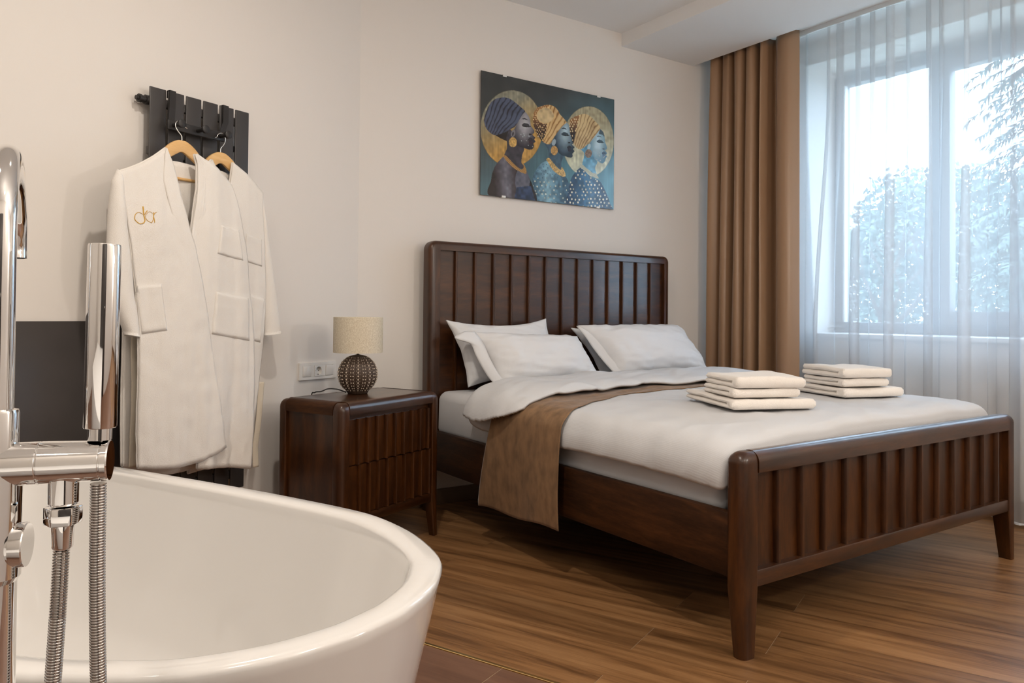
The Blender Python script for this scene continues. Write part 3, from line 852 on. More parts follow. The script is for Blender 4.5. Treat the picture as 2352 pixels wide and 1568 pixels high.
# ================================================================== WALL SOCKET
so = thing('wall_socket', 'white triple frame with power socket and switches above the nightstand', 'socket', W(2.619, VW, 0.769), TH)
bm = bmesh.new()
for x0, x1, z0, z1 in ((-0.1185, 0.1185, 0.0262, 0.041), (-0.1185, 0.1185, -0.041, -0.0262), (-0.1185, -0.0990, -0.0262, 0.0262), (-0.0470, -0.0260, -0.0262, 0.0262), (0.0260, 0.0470, -0.0262, 0.0262), (0.0970, 0.1185, -0.0262, 0.0262)):
    add_box(bm, x0, x1, -0.010, 0.0, z0, z1, 0.0006, 1)
obj('frame_plate', finish(bm, 'frame_plate', True, 30), M_PLASTIC, so)
box('rocker', -0.0985, -0.0475, -0.0125, -0.008, -0.0255, 0.0255, M_PLASTIC, so, 0.0012)
box('rocker', -0.0965, -0.0735, -0.0135, -0.012, -0.0235, 0.0235, M_PLASTIC, so, 0.0006)
rk = box('rocker', 0.0475, 0.0965, -0.0125, -0.008, -0.0255, 0.0255, M_PLASTIC, so, 0.0012)
for v in rk.data.vertices:
    if v.co.y < -0.010: v.co.y -= 0.004 * (v.co.z + 0.0255) / 0.051
bm = bmesh.new()
n = 48; sq = []
for k in range(n):
    a = 2 * math.pi * k / n; c, s = math.cos(a), math.sin(a); m = max(abs(c), abs(s)); sq.append((0.0255 * c / m, 0.0255 * s / m))
rings = [[bm.verts.new((x, -0.008, z)) for x, z in sq], [bm.verts.new((x, -0.0128, z)) for x, z in sq]]
for rad, y in ((0.0200, -0.0130), (0.0190, -0.012), (0.0182, -0.0009), (0.0001, -0.0006)):
    rings.append([bm.verts.new((rad * math.cos(2 * math.pi * k / n), y, rad * math.sin(2 * math.pi * k / n))) for k in range(n)])
for a, b in zip(rings, rings[1:]):
    for k in range(n): bm.faces.new((a[k], a[(k + 1) % n], b[(k + 1) % n], b[k]))
sk = obj('socket_insert', finish(bm, 'socket_insert', True, 25), M_PLASTIC, so)
for x in (-0.0095, 0.0095):
    bm = bmesh.new(); add_tube(bm, [(x, -0.0014, 0), (x, -0.0007, 0)], 0.0027, 12); obj('contact_hole', finish(bm, 'contact_hole', False), M_DARKHOLE, sk)
for z in (-0.0172, 0.0172):
    bm = bmesh.new(); add_box(bm, -0.0032, 0.0032, -0.010, 0.0, z - 0.0014, z + 0.0014); obj('earth_clip', finish(bm, 'earth_clip', False), M_DARKHOLE, sk)

# ================================================================== TOWEL RADIATOR
rd = thing('towel_radiator', 'tall anthracite radiator of six flat vertical slats on the left wall', 'radiator', W(1.925, VW, 0.0), TH)
SV = -0.060
for k in range(6):
    x = -0.229 + 0.0779 * k
    box('slat', x, x + 0.0685, SV + 0.003, SV + 0.010, 0.300, 1.913, M_SLATMETAL, rd, 0.0028, 3)
for z in (0.36, 1.13, 1.67, 1.862):
    box('header_pipe', -0.226, 0.226, SV + 0.0105, SV + 0.033, z - 0.017, z + 0.017, M_SLATMETAL, rd, 0.005)
for x in (-0.17, 0.17):
    for z in (0.5, 1.75): box('wall_bracket', x - 0.012, x + 0.012, SV + 0.033, 0.0, z - 0.012, z + 0.012, M_SLATMETAL, rd)
vl = tube('valve_cap', [(-0.222, SV + 0.025, 1.862), (-0.236, SV + 0.025, 1.862), (-0.2365, SV + 0.025, 1.862), (-0.252, SV + 0.025, 1.862), (-0.2525, SV + 0.025, 1.862), (-0.262, SV + 0.025, 1.862), (-0.2625, SV + 0.025, 1.862), (-0.272, SV + 0.025, 1.862)],
     [0.019, 0.019, 0.0135, 0.0135, 0.0165, 0.0165, 0.009, 0.009], M_BLACK, rd, 12)

# over-the-top hook rail
hk = thing('hook_rail', 'black metal rail with three round pegs hooked over the radiator', 'hook rail', W(1.876, VW - 0.089, 1.772), TH)
box('bar', -0.128, 0.128, -0.008, 0.004, -0.019, 0.019, M_BLACK, hk, 0.0035, 3)
for x in (-0.105, 0.0, 0.105):
    tube('peg', [(x, -0.007, 0), (x, -0.052, 0), (x, -0.0525, 0), (x, -0.064, 0), (x, -0.066, 0)], [0.008, 0.008, 0.0155, 0.0165, 0.014], M_BLACK, hk, 24)
for x in (-0.089, 0.155):
    bm = bmesh.new()
    w = 0.013
    xx = x if x < 0 else 0.128
    prof = [(x, 0.044, 0.115), (x, 0.044, 0.1435), (x, 0.026, 0.1435), (x, 0.0245, 0.138), (x - 0.010, 0.012, 0.07), (x - 0.020 if x < 0 else 0.114, 0.003, 0.0)]
    prof = [Vector(p) for p in prof]
    prev = None
    vs = []
    for p in prof: vs.append([bm.verts.new(p + Vector((sx * w, sy * 0.0016, 0))) for sx, sy in ((-1, -1), (1, -1), (1, 1), (-1, 1))])
    for a, b in zip(vs, vs[1:]):
        for k in range(4): bm.faces.new((a[k], a[(k + 1) % 4], b[(k + 1) % 4], b[k]))
    bm.faces.new(vs[0][::-1]); bm.faces.new(vs[-1])
    obj('hook_arm', finish(bm, 'hook_arm', False), M_BLACK, hk)

# ================================================================== HANGERS AND BATHROBES (local x along the wall, y into it)
def hanger(label, u, v, z, side, dy):
    """z = top of the wooden arch; side = way the steel hook opens"""
    h = thing('coat_hanger', label, 'hanger', W(u, v, z), TH, 'wooden hangers on the radiator')
    top = catmull([(-0.180, -0.128), (-0.14, -0.100), (-0.095, -0.066), (-0.055, -0.024), (-0.022, -0.003), (0, 0), (0.022, -0.003), (0.055, -0.024), (0.095, -0.066), (0.14, -0.100), (0.180, -0.128)], 41)
    low = catmull([(0.180, -0.150), (0.13, -0.124), (0.08, -0.094), (0.03, -0.060), (0, -0.045), (-0.03, -0.060), (-0.08, -0.094), (-0.13, -0.124), (-0.180, -0.150)], 33)
    T = [Vector((p.x, p.y)) for p in top]; Lw = [Vector((p.x, p.y)) for p in low]
    bm = bmesh.new()
    add_prism(bm, [tuple(p[:2]) for p in top] + [tuple(p[:2]) for p in low], -0.007, 0.007, 'y', 0.003, 2, 'caps')
    for vv in bm.verts: vv.co.y += -0.35 * vv.co.x ** 2
    obj('arch', finish(bm, 'arch', True, 40), M_HANGER, h)
    tube('trouser_bar', [(-0.12, 0.0, -0.148), (0.12, 0.0, -0.148)], 0.006, M_HANGER, h, 12)
    pts = [(0, 0, -0.01), (0, 0, 0.016), (-0.011 * side, dy * .3, 0.032), (-0.018 * side, dy * .8, 0.050), (-0.016 * side, dy, 0.067), (-0.001 * side, dy, 0.0785), (0.015 * side, dy, 0.072), (0.023 * side, dy, 0.059), (0.031 * side, dy, 0.054)]
    tube('hook', catmull(pts, 60), 0.0019, M_STEEL, h, 10)
    return h
hanger('wooden hanger carrying the front bathrobe with gold stitching', 1.770, 2.622, 1.706, 1, 0.013)
hanger('wooden hanger carrying the rear bathrobe on the right peg', 1.983, 2.6735, 1.705, -1, -0.0045)

def resample(P, n):
    P = [Vector(p) for p in P]; L = [0]
    for a, b in zip(P, P[1:]): L.append(L[-1] + (b - a).length)
    out = []; k = 0
    for i in range(n):
        s = L[-1] * i / (n - 1)
        while k < len(P) - 2 and L[k + 1] < s: k += 1
        out.append(P[k].lerp(P[k + 1], (s - L[k]) / max(1e-9, L[k + 1] - L[k])))
    return out
def cloth(name, left, right, depth, parent, mat=M_TERRY, ns_=34, nt_=70, th=0.006, bot=None, top=None, fold=0.0135, seed=0.0, freq=14):
    """sheet between two side outlines (u,z); depth(s,t) = local y"""
    Lc, Rc = resample(left, nt_), resample(right, nt_)
    rows = []
    for j in range(nt_):
        t = j / (nt_ - 1); row = []
        for i in range(ns_):
            s = i / (ns_ - 1)
            p = Lc[j].lerp(Rc[j], s)
            z = p.y
            if top: z += top(s) * max(0, 1 - t * 6)
            if bot: z += bot(s) * max(0, (t - 0.8) / 0.2)
            y = depth(s, t) + fold * (0.35 + 0.9 * t) * (nz(p.x * freq, z * 1.1, seed) + 1.1 * nz(p.x * freq * .55, z * 0.9, seed + 4) + 0.45 * nz(p.x * freq * 2.3, z * 2.6, seed + 9) + 0.25 * nz(p.x * 40, z * 22, seed))
            row.append((p.x, y, z))
        rows.append(row)
    me = grid_mesh(name, rows, th)
    o = obj(name, me, mat, parent)
    bm = bmesh.new(); bm.from_mesh(me)
    mid = lambda p: Vector(p) + Vector((0, th * .5, 0))
    rad = th * 0.72
    for line in ([r_[0] for r_ in rows], [r_[-1] for r_ in rows], rows[0], rows[-1]):
        add_tube(bm, [mid(p) for p in line], rad, 8)
    for f in bm.faces: f.smooth = True
    bm.to_mesh(me); bm.free()
    return o
def sleeve(parent, outer, inner, y0, y1, hd, name='sleeve', seed=0):
    n = 40
    O, I = resample(outer, n), resample(inner, n)
    bm = bmesh.new(); rings = []
    for j in range(n):
        t = j / (n - 1); c = (O[j] + I[j]) / 2; hw = max(0.014, (I[j] - O[j]).length / 2 * (1 if True else 1)); d = (I[j] - O[j]).normalized()
        ring_ = []
        for k in range(20):
            a = 2 * math.pi * k / 20
            w = 1 + 0.10 * nz(math.cos(a) * 1.5 + seed, math.sin(a) * 1.5, t * 5)
            q = c + d * hw * math.cos(a)
            ring_.append(bm.verts.new((q.x, y0 + (y1 - y0) * t - hd * math.sin(a) * w * (0.55 + 0.45 * min(1, t * 5)), q.y)))
        rings.append(ring_)
    # turned cuff, then back up inside
    for sc, dz in ((1.06, 0.0), (0.85, 0.004), (0.8, 0.05)):
        cz = sum((v.co for v in rings[n - 1]), Vector()) / 20
        rings.append([bm.verts.new(cz + (v.co - cz) * sc + Vector((0, 0, dz))) for v in rings[n - 1]])
    for a, b in zip(rings, rings[1:]):
        for k in range(20): bm.faces.new((a[k], a[(k + 1) % 20], b[(k + 1) % 20], b[k]))
    bm.faces.new(rings[0][::-1])
    return obj(name, finish(bm, name, True), M_TERRY, parent)
def strip(name, path, width, depth, parent, mat=M_TERRY, th=0.005, n=50, side=-1, lines=0):
    """band of given width laid along a (u,z) path; depth(t) local y"""
    P = resample(path, n); rows = []
    m = 9 if not lines else 1 + lines * 4
    for j in range(n):
        t = j / (n - 1)
        d = (P[min(n - 1, j + 1)] - P[max(0, j - 1)]).normalized(); nn = Vector((d.y, -d.x)) * -side
        w = width(t) if callable(width) else width
        row = []
        for i in range(m):
            s = i / (m - 1); q = P[j] + nn * w * s
            y = depth(t) - 0.003 * math.sin(math.pi * s)
            if lines: y += 0.0011 * (1 if i % 4 == 0 else 0)
            row.append((q.x, y + 0.003 * nz(q.x * 30, q.y * 8, 2.2), q.y))
        rows.append(row)
    return obj(name, grid_mesh(name, rows, th), mat, parent)
from mathutils.bvhtree import BVHTree
def surf(*objs):
    trees = []
    for o in objs:
        me = o.data
        trees.append(BVHTree.FromPolygons([v.co for v in me.vertices], [tuple(p.vertices) for p in me.polygons]))
    def y_at(u, z, default):
        best = None
        for t in trees:
            h = t.ray_cast(Vector((u, -0.5, z)), Vector((0, 1, 0)), 1.0)
            if h[0] is not None and (best is None or h[0].y < best): best = h[0].y
        return default if best is None else best
    return y_at
def hug(o, y_at, lift, thick):
    """lay a thin cloth part on the cloth below it"""
    y0 = min(v.co.y for v in o.data.vertices)
    n = len(o.data.vertices) // 2
    for i in range(n):
        f, b = o.data.vertices[i], o.data.vertices[i + n]
        y = y_at(f.co.x, f.co.z, f.co.y)
        r_, c_ = divmod(i, 15)
        e = min(c_, 14 - c_, 14 - r_)
        lift2 = lift * (0.35 if e == 0 else (1.15 if e == 1 else 0.8)) + (0.0012 if r_ in (0, 2) else 0) - (0.0008 if r_ in (1, 3) else 0)
        f.co.y = y - lift2; b.co.y = y - lift2 + thick
def pocket(parent, tl, tr, br, bl, ys, seed=0):
    """ys = local y at left and right side"""
    tl, tr, br, bl = map(Vector, (tl, tr, br, bl)); rows = []
    for j in range(15):
        t = j / 14
        row = []
        for i in range(15):
            s = i / 14
            p = (tl.lerp(tr, s)).lerp(bl.lerp(br, s), t)
            edge = min(s, 1 - s, 1 - t) * 14
            y = ys[0] + (ys[1] - ys[0]) * s - 0.004 * math.sin(math.pi * s) * math.sin(math.pi * min(1, t + .3)) + (0.0015 if edge == 1 else 0) + 0.002 * nz(p.x * 25, p.y * 20, seed)
            if j in (1, 3): y += 0.0012
            row.append((p.x, y, p.y))
        rows.append(row)
    return obj('pocket', grid_mesh('pocket', rows, 0.004), M_TERRY, parent)

# front robe: local origin at its hanger
U1, V1 = 1.768, 2.60
rb = thing('bathrobe', 'white terry bathrobe with gold stitched lettering hanging in front', 'bathrobe', W(U1, V1, 0), TH, 'bathrobes on the radiator')
def q(pts): return [(u - U1, z) for u, z in pts]
bodyL = [(1.490, 1.535), (1.502, 1.48), (1.536, 1.287), (1.558, 1.134), (1.571, 0.964), (1.576, 0.825), (1.575, 0.639), (1.580, 0.492)]
lapL = [(1.668, 1.652), (1.689, 1.604), (1.704, 1.542), (1.727, 1.448), (1.755, 1.353), (1.776, 1.300), (1.806, 1.176), (1.833, 1.043), (1.866, 0.825), (1.898, 0.636), (1.920, 0.520)]
lapR = [(1.792, 1.652), (1.802, 1.611), (1.797, 1.523), (1.783, 1.439), (1.768, 1.338), (1.762, 1.2), (1.775, 1.0), (1.79, 0.75), (1.805, 0.455)]
bodyR = [(1.965, 1.560), (1.997, 1.475), (2.013, 1.398), (2.041, 1.276), (2.058, 1.116), (2.072, 1.044), (2.080, 0.937), (2.085, 0.757), (2.080, 0.542), (2.070, 0.410)]
def dL(s, t): return -0.030 - 0.034 * math.sin(math.pi * (0.08 + 0.62 * s)) * min(1, 0.35 + t * 3) - 0.010 * s * t
def dR(s, t): return -0.018 - 0.036 * math.sin(math.pi * (0.30 + 0.66 * s)) * min(1, 0.35 + t * 3)
fp1 = cloth('front_panel', q(bodyL), q(lapL), dL, rb, bot=lambda s: -0.028 * math.sin(math.pi * s), top=lambda s: -0.010 * math.sin(math.pi * s), seed=1.0)
fp2 = cloth('front_panel', q(lapR), q(bodyR), dR, rb, bot=lambda s: 0.006 * math.sin(math.pi * s), top=lambda s: 0.012 * math.sin(math.pi * s), seed=5.0)
cloth('back_panel', q([(1.560, 1.530), (1.565, 1.30), (1.576, 0.98), (1.574, 0.64), (1.578, 0.49)]), q([(1.850, 1.620), (1.850, 1.35), (1.850, 1.04), (1.850, 0.6), (1.850, 0.445)]), lambda s, t: 0.062 - 0.036 * s, rb, fold=0.005, bot=lambda s: -0.03 * math.sin(math.pi * s), top=lambda s: 0.040 * math.sin(math.pi * s) ** 1.5, seed=8.0)
sleeve(rb, q([(1.490, 1.545), (1.472, 1.505), (1.462, 1.401), (1.457, 1.28), (1.460, 1.191), (1.480, 1.086), (1.509, 1.011), (1.526, 0.967)]), q([(1.512, 1.50), (1.516, 1.455), (1.524, 1.347), (1.542, 1.226), (1.554, 1.103), (1.566, 1.042), (1.571, 0.985), (1.573, 0.957)]), -0.028, -0.035, 0.030, seed=2)
sleeve(rb, q([(1.965, 1.55), (1.985, 1.45), (2.01, 1.28), (2.03, 1.10), (2.045, 0.96)]), q([(1.985, 1.53), (2.03, 1.44), (2.058, 1.28), (2.078, 1.10), (2.085, 0.96)]), 0.0, 0.006, 0.015, seed=3)
strip('collar', q(lapL), lambda t: 0.004 + 0.054 * min(1, t / 0.10) ** 0.7, lambda t: dL(1.0, t) - 0.004, rb, side=-1, th=0.003)
strip('collar', q(lapR[:8]), lambda t: 0.006 + 0.049 * min(1, t / 0.05) ** 0.7, lambda t: dR(0.0, t) - 0.003, rb, side=1, lines=5, th=0.003)
SF = surf(fp1, fp2)
for pts in ([(1.552, 1.139), (1.640, 1.149), (1.664, 0.982), (1.578, 0.969)], [(1.868, 1.128), (2.048, 1.107), (2.052, 0.933), (1.852, 0.965)], [(1.892, 1.389), (1.990, 1.381), (2.010, 1.259), (1.874, 1.277)]):
    hug(pocket(rb, *q(pts), (-0.06, -0.06), pts[0][0]), SF, 0.0045, 0.004)
# hem welt and belt ends
strip('belt', q([(1.586, 1.02), (1.584, 0.9), (1.589, 0.80), (1.583, 0.62), (1.583, 0.485)]), 0.036, lambda t: 0.028 + 0.004 * math.sin(t * 7), rb, M_BELT, side=1)
# gold script letters stitched on the chest
def script(strokes, wid):
    bm = bmesh.new()
    for st, w0, w1 in strokes:
        P = catmull(st, 40); path = []
        for p in P:
            x = 1.542 + (p.x - 395) / 15.68 * 0.00169; z = 1.424 - ((p.y - 485) - 0.115 * (p.x - 640)) / 15.68 * 0.00169
            path.append((x - U1, -0.0705, z))
        add_tube(bm, path, [wid * (w0 + (w1 - w0) * i / 39) for i in range(40)], 8)
    return bm
letters = [([(650, 500), (660, 620), (672, 730), (690, 850), (712, 930), (700, 1010), (650, 1055), (560, 1075), (480, 1020), (415, 940), (402, 850), (430, 750), (500, 700), (580, 715), (650, 765)], 2.3, 0.8),
           ([(795, 640), (750, 700), (712, 765)], 1.4, 1.4),
           ([(952, 745), (915, 695), (860, 675), (800, 715), (745, 790), (740, 860), (775, 950), (850, 1010), (925, 1048)], 0.6, 1.0),
           ([(925, 1048), (965, 960), (985, 850), (990, 700)], 1.0, 1.3),
           ([(990, 700), (985, 830), (1005, 930), (1015, 1045)], 1.3, 1.3),
           ([(1080, 690), (1030, 725), (995, 775)], 0.9, 1.4)]
emb = obj('embroidery', finish(script(letters, 0.00095), 'embroidery', True), M_GOLD, rb)
emb['label'] = 'gold stitched script lettering'
for v in emb.data.vertices:      # lay the thread on the cloth
    v.co.y = SF(v.co.x, v.co.z, v.co.y) + (v.co.y + 0.0705) - 0.0008
# rear robe
U2, V2 = 1.980, 2.676
rc = thing('bathrobe', 'plain white terry bathrobe hanging behind on the right peg', 'bathrobe', W(U2, V2, 0), TH, 'bathrobes on the radiator')
def q2(pts): return [(u - U2, z) for u, z in pts]
dv2 = lambda s, t: -0.018 - 0.022 * math.sin(math.pi * (0.2 + 0.7 * s)) * min(1, 0.4 + t * 3)
lap2L = [(1.922, 1.662), (1.942, 1.628), (2.001, 1.55), (2.033, 1.474), (2.046, 1.425), (2.07, 1.188), (2.100, 0.972), (2.10, 0.45)]
lap2R = [(2.024, 1.668), (2.013, 1.596), (2.003, 1.56), (1.990, 1.45), (1.985, 1.3), (1.99, 1.0), (2.0, 0.45)]
body2R = [(2.178, 1.566), (2.176, 1.50), (2.178, 1.452), (2.188, 1.268), (2.199, 1.101), (2.190, 0.915), (2.178, 0.823), (2.158, 0.678), (2.133, 0.516), (2.124, 0.445)]
fp3 = cloth('front_panel', q2([(1.85, 1.60), (1.858, 1.40), (1.858, 1.0), (1.865, 0.44)]), q2(lap2L), lambda s, t: dv2(s, t) - 0.010, rc, seed=11)
fp4 = cloth('front_panel', q2(lap2R), q2(body2R), dv2, rc, seed=12, bot=lambda s: 0.01 * math.sin(math.pi * s), top=lambda s: 0.006 * math.sin(math.pi * s))
cloth('back_panel', q2([(1.85, 1.60), (1.858, 1.40), (1.858, 1.0), (1.865, 0.41)]), q2([(2.172, 1.56), (2.182, 1.25), (2.188, 1.0), (2.15, 0.68), (2.12, 0.43)]), lambda s, t: 0.012 + 0.006 * math.sin(math.pi * s), rc, fold=0.005, seed=13, top=lambda s: 0.050 * math.sin(math.pi * s) ** 1.5)
sleeve(rc, q2([(2.165, 1.545), (2.172, 1.45), (2.183, 1.268), (2.196, 1.082), (2.203, 0.95)]), q2([(2.185, 1.562), (2.204, 1.45), (2.228, 1.307), (2.257, 1.158), (2.290, 0.958)]), -0.012, -0.020, 0.026, seed=5)
strip('collar', q2(lap2L[:6]), lambda t: 0.004 + 0.046 * min(1, t / 0.12) ** 0.7, lambda t: dv2(1, t * .3) - 0.014, rc, side=-1, th=0.003)
strip('collar', q2(lap2R[:6]), lambda t: 0.004 + 0.050 * min(1, t / 0.08) ** 0.7, lambda t: dv2(0, t) - 0.003, rc, side=1, lines=5, th=0.003)
SF2 = surf(fp3, fp4)
for pts in ([(2.076, 1.377), (2.166, 1.362), (2.168, 1.246), (2.072, 1.264)], [(2.090, 1.131), (2.186, 1.106), (2.166, 0.922), (2.085, 0.938)]):
    hug(pocket(rc, *q2(pts), (-0.045, -0.045), pts[0][0]), SF2, 0.0045, 0.004)
strip('belt', q2([(2.188, 0.75), (2.176, 0.60), (2.160, 0.47), (2.164, 0.385)]), 0.026, lambda t: -0.004, rc, M_BELT, side=1)
# ================================================================== PAINTING (flat print under acrylic)
PY = 3.684
PX0, PX1, PZ0, PZ1 = 2.264, 3.278, 1.733, 2.447
pt = thing('wall_art', 'acrylic wall print of three women in headwraps above the headboard', 'picture', (2.771, PY, 2.09))
def homog(src, dst):
    A = []
    for (x, y), (u, v) in zip(src, dst):
        A.append([x, y, 1, 0, 0, 0, -u * x, -u * y, -u]); A.append([0, 0, 0, x, y, 1, -v * x, -v * y, -v])
    return np.linalg.svd(np.array(A, float))[2][-1].reshape(3, 3)
NXP, NYP = 440, 310
def paint_print():
    # drawing plane of the artwork: the unit square is carried onto the artist's sheet, in sheet units
    H = homog([(0, 0), (1, 0), (1, 1), (0, 1)], [(165, 128), (1428, 413), (1428, 1455), (158, 1308)])
    s, t = np.meshgrid(np.linspace(0, 1, NXP), np.linspace(0, 1, NYP))
    g = np.stack([s, t, np.ones_like(s)], -1) @ H.T
    X, Y = g[..., 0] / g[..., 2], g[..., 1] / g[..., 2]
    rs = np.random.RandomState(3)
    def smooth_noise(n, m):
        c = rs.rand(n, m)
        yi, xi = np.linspace(0, n - 1.001, NYP), np.linspace(0, m - 1.001, NXP)
        y0, x0 = yi.astype(int), xi.astype(int); fy, fx = (yi - y0)[:, None], (xi - x0)[None, :]
        fy, fx = fy * fy * (3 - 2 * fy), fx * fx * (3 - 2 * fx)
        a, b = c[y0][:, x0], c[y0][:, np.minimum(x0 + 1, m - 1)]
        d, e = c[np.minimum(y0 + 1, n - 1)][:, x0], c[np.minimum(y0 + 1, n - 1)][:, np.minimum(x0 + 1, m - 1)]
        return a * (1 - fx) * (1 - fy) + b * fx * (1 - fy) + d * (1 - fx) * fy + e * fx * fy
    n1, n2, n3, n4 = smooth_noise(12, 18), smooth_noise(40, 60), smooth_noise(6, 160), smooth_noise(110, 160)
    C = np.zeros((NYP, NXP, 3))
    def col(*c): return np.array(c, float) / 255
    def put(mask, c):
        m = mask[..., None].astype(float)
        C[:] = C * (1 - m) + np.asarray(c) * m
    def poly(P, soft=True, n=160):
        P = [tuple(p) for p in P]
        if soft:
            Q = [(*p, 0) for p in P] + [(*P[0], 0)]
            P = [(p.x, p.y) for p in catmull(Q, n)[:-1]]
        m = np.zeros(X.shape, bool)
        j = len(P) - 1
        for i in range(len(P)):
            xi, yi = P[i]; xj, yj = P[j]
            if yi != yj:
                m ^= ((yi > Y) != (yj > Y)) & (X < (xj - xi) * (Y - yi) / (yj - yi) + xi)
            j = i
        return m
    def ell(cx, cy, rx, ry, rot=0.0):
        c, sn = math.cos(rot), math.sin(rot); dx, dy = X - cx, Y - cy
        return ((dx * c + dy * sn) / rx) ** 2 + ((-dx * sn + dy * c) / ry) ** 2
    def mixc(a, b, k): k = np.clip(k, 0, 1)[..., None]; return a * (1 - k) + b * k
    # ground: slate, turning teal to the lower right
    k = np.clip((X - 450) / 1000 * 0.45 + (Y - 550) / 900 * 0.75, 0, 1)
    bg = mixc(col(56, 60, 60), col(88, 146, 166), k)
    bg = bg * (0.9 + 0.2 * n1[..., None]) * (1 + 0.12 * (n3[..., None] - .5) * np.clip((Y - 700) / 300, 0, 1)[..., None])
    C[:] = bg
    def halo(cx, cy, rx, ry, c0, c1, ka):
        e = ell(cx, cy, rx, ry); gk = np.clip(ka, 0, 1)
        gold = mixc(c0, c1, gk) * (0.80 + 0.26 * n2[..., None] + 0.14 * (n3[..., None] - .5))
        put(e < 1, gold); put((e > 0.975) & (e < 1), gold * 0.8)
    halo(455, 682, 297, 364, col(150, 148, 128), col(196, 152, 78), (Y - 420) / 450 + (X - 450) / 900)
    halo(1184, 810, 243, 336, col(176, 168, 136), col(212, 218, 192), (Y - 600) / 500)
    def wrap(P, base, dark, fx, fy, ox, oy, freq, amp=0.55):
        m = poly(P)
        dist = np.hypot(X - ox, Y - oy); ang = np.arctan2(Y - oy, X - ox)
        w = (0.5 + 0.5 * np.sin(ang * freq + 5 * n1 + 1.2 * n2)) ** 4
        k = np.clip(w * amp + (n1 - .5) * .5 + (n2 - .5) * .3, 0, 1)
        put(m, mixc(base, dark, k))
        return m
    def dots(m, sp, r, c, jit=0.35, seed=1, keep=0.85):
        rr = np.random.RandomState(seed)
        ys, xs = np.where(m)
        if not len(ys): return
        x0, x1, y0, y1 = X[m].min(), X[m].max(), Y[m].min(), Y[m].max()
        row = 0
        yy = y0
        while yy < y1:
            xx = x0 + (row % 2) * sp / 2
            while xx < x1:
                if rr.rand() < keep:
                    cx, cy = xx + (rr.rand() - .5) * sp * jit, yy + (rr.rand() - .5) * sp * jit
                    put(m & (ell(cx, cy, r * (0.7 + .5 * rr.rand()), r * 1.25) < 1), np.asarray(c) * (0.8 + .3 * rr.rand()))
                xx += sp
            yy += sp * 0.9; row += 1
    def face(P, light, dark, lx, ly, sx, sy):
        m = poly(P)
        k = np.clip(np.hypot((X - lx) / sx, (Y - ly) / sy), 0, 1) ** 1.2
        put(m, mixc(light, dark, k) * (0.93 + 0.14 * n2[..., None]))
        return m
    def features(dx, dy, sc, skin_d, lip):
        f = lambda pts: [(dx + x * sc, dy + y * sc) for x, y in pts]
        put(poly(f([(-62, -62), (-30, -72), (2, -52), (-28, -60)]), n=40), skin_d * .45)                 # brow
        put(poly(f([(-58, -8), (-30, -26), (10, -12), (14, 10), (-20, 14), (-48, 6)]), n=50), skin_d * .72)    # lid shade
        put(poly(f([(-40, 2), (-8, 8), (22, 4), (30, 9), (10, 14), (-22, 12)]), n=40), skin_d * .25)         # lashes
        put(ell(dx + 24 * sc, dy + 82 * sc, 13 * sc, 7 * sc) < 1, skin_d * .3)                                # nostril
        put(poly(f([(2, 128), (26, 112), (46, 126), (50, 140), (30, 146), (10, 144)]), n=40), lip)           # upper lip
        put(poly(f([(8, 148), (30, 148), (50, 156), (44, 172), (20, 174)]), n=40), lip * 1.3)               # lower lip
    # ---- first woman
    put(poly([(285, 735), (440, 685), (425, 790), (405, 800), (345, 772)], False), col(30, 24, 24))
    put(poly([(405, 765), (440, 690), (500, 780), (572, 865), (556, 940), (552, 1010), (590, 1060), (480, 1050), (385, 965), (412, 860)], n=120), col(58, 56, 64) * (0.8 + 0.4 * n2[..., None]))
    m = poly([(378, 945), (330, 995), (285, 1070), (262, 1170), (258, 1330), (690, 1380), (665, 1250), (622, 1140), (585, 1060), (545, 1080), (450, 1010)], n=160)
    put(m, mixc(col(112, 112, 124), col(36, 28, 30), np.clip(np.abs(X - 400 - (Y - 1100) * .1) / 130, 0, 1)) * (0.85 + 0.3 * n2[..., None]))
    put(m & (ell(560, 1180, 70, 130) < 1), col(92, 94, 108) * (0.85 + 0.3 * n2[..., None]))
    put(m & poly([(505, 1240), (640, 1228), (690, 1390), (480, 1370)], False), col(46, 62, 92) * (0.75 + 0.5 * n2[..., None]))
    face([(580, 518), (610, 553), (630, 598), (638, 652), (656, 682), (672, 704), (668, 726), (652, 740), (680, 768), (672, 786), (682, 806), (664, 826), (668, 852), (652, 880), (612, 880), (572, 866), (520, 850), (488, 800), (470, 740), (480, 690), (520, 612), (552, 552)], col(186, 184, 188), col(46, 44, 52), 580, 640, 120, 220)
    features(608, 655, 1.0, col(70, 68, 76), col(44, 32, 38))
    wrap([(190, 600), (205, 540), (240, 460), (290, 405), (360, 386), (420, 392), (470, 420), (520, 460), (560, 495), (582, 518), (556, 552), (530, 595), (490, 660), (440, 690), (400, 712), (340, 735), (290, 743), (236, 708), (205, 660)], col(78, 86, 108), col(26, 28, 40), 0, 0, 60, 1150, 110, 0.85)
    put(ell(470, 728, 20, 36, .2) < 1, col(120, 118, 124)); put(ell(468, 732, 9, 20, .2) < 1, col(60, 58, 64))
    put(ell(468, 812, 38, 47) < 1, col(196, 158, 92) * (0.8 + 0.4 * n4[..., None]))
    m = poly([(372, 945), (400, 938), (480, 1020), (545, 1070), (572, 1052), (562, 1012), (588, 1050), (598, 1106), (560, 1104), (480, 1060), (408, 990)], n=120)
    put(m, mixc(col(190, 146, 84), col(70, 46, 30), np.clip(np.sin((X + Y) * .35) * .5 + .2, 0, 1)))
    # ---- second woman
    put(poly([(720, 770), (830, 820), (860, 800), (900, 920), (950, 945), (930, 1000), (925, 1070), (860, 1020), (812, 968), (800, 880)], n=120), col(62, 84, 100) * (0.8 + 0.45 * n2[..., None]))
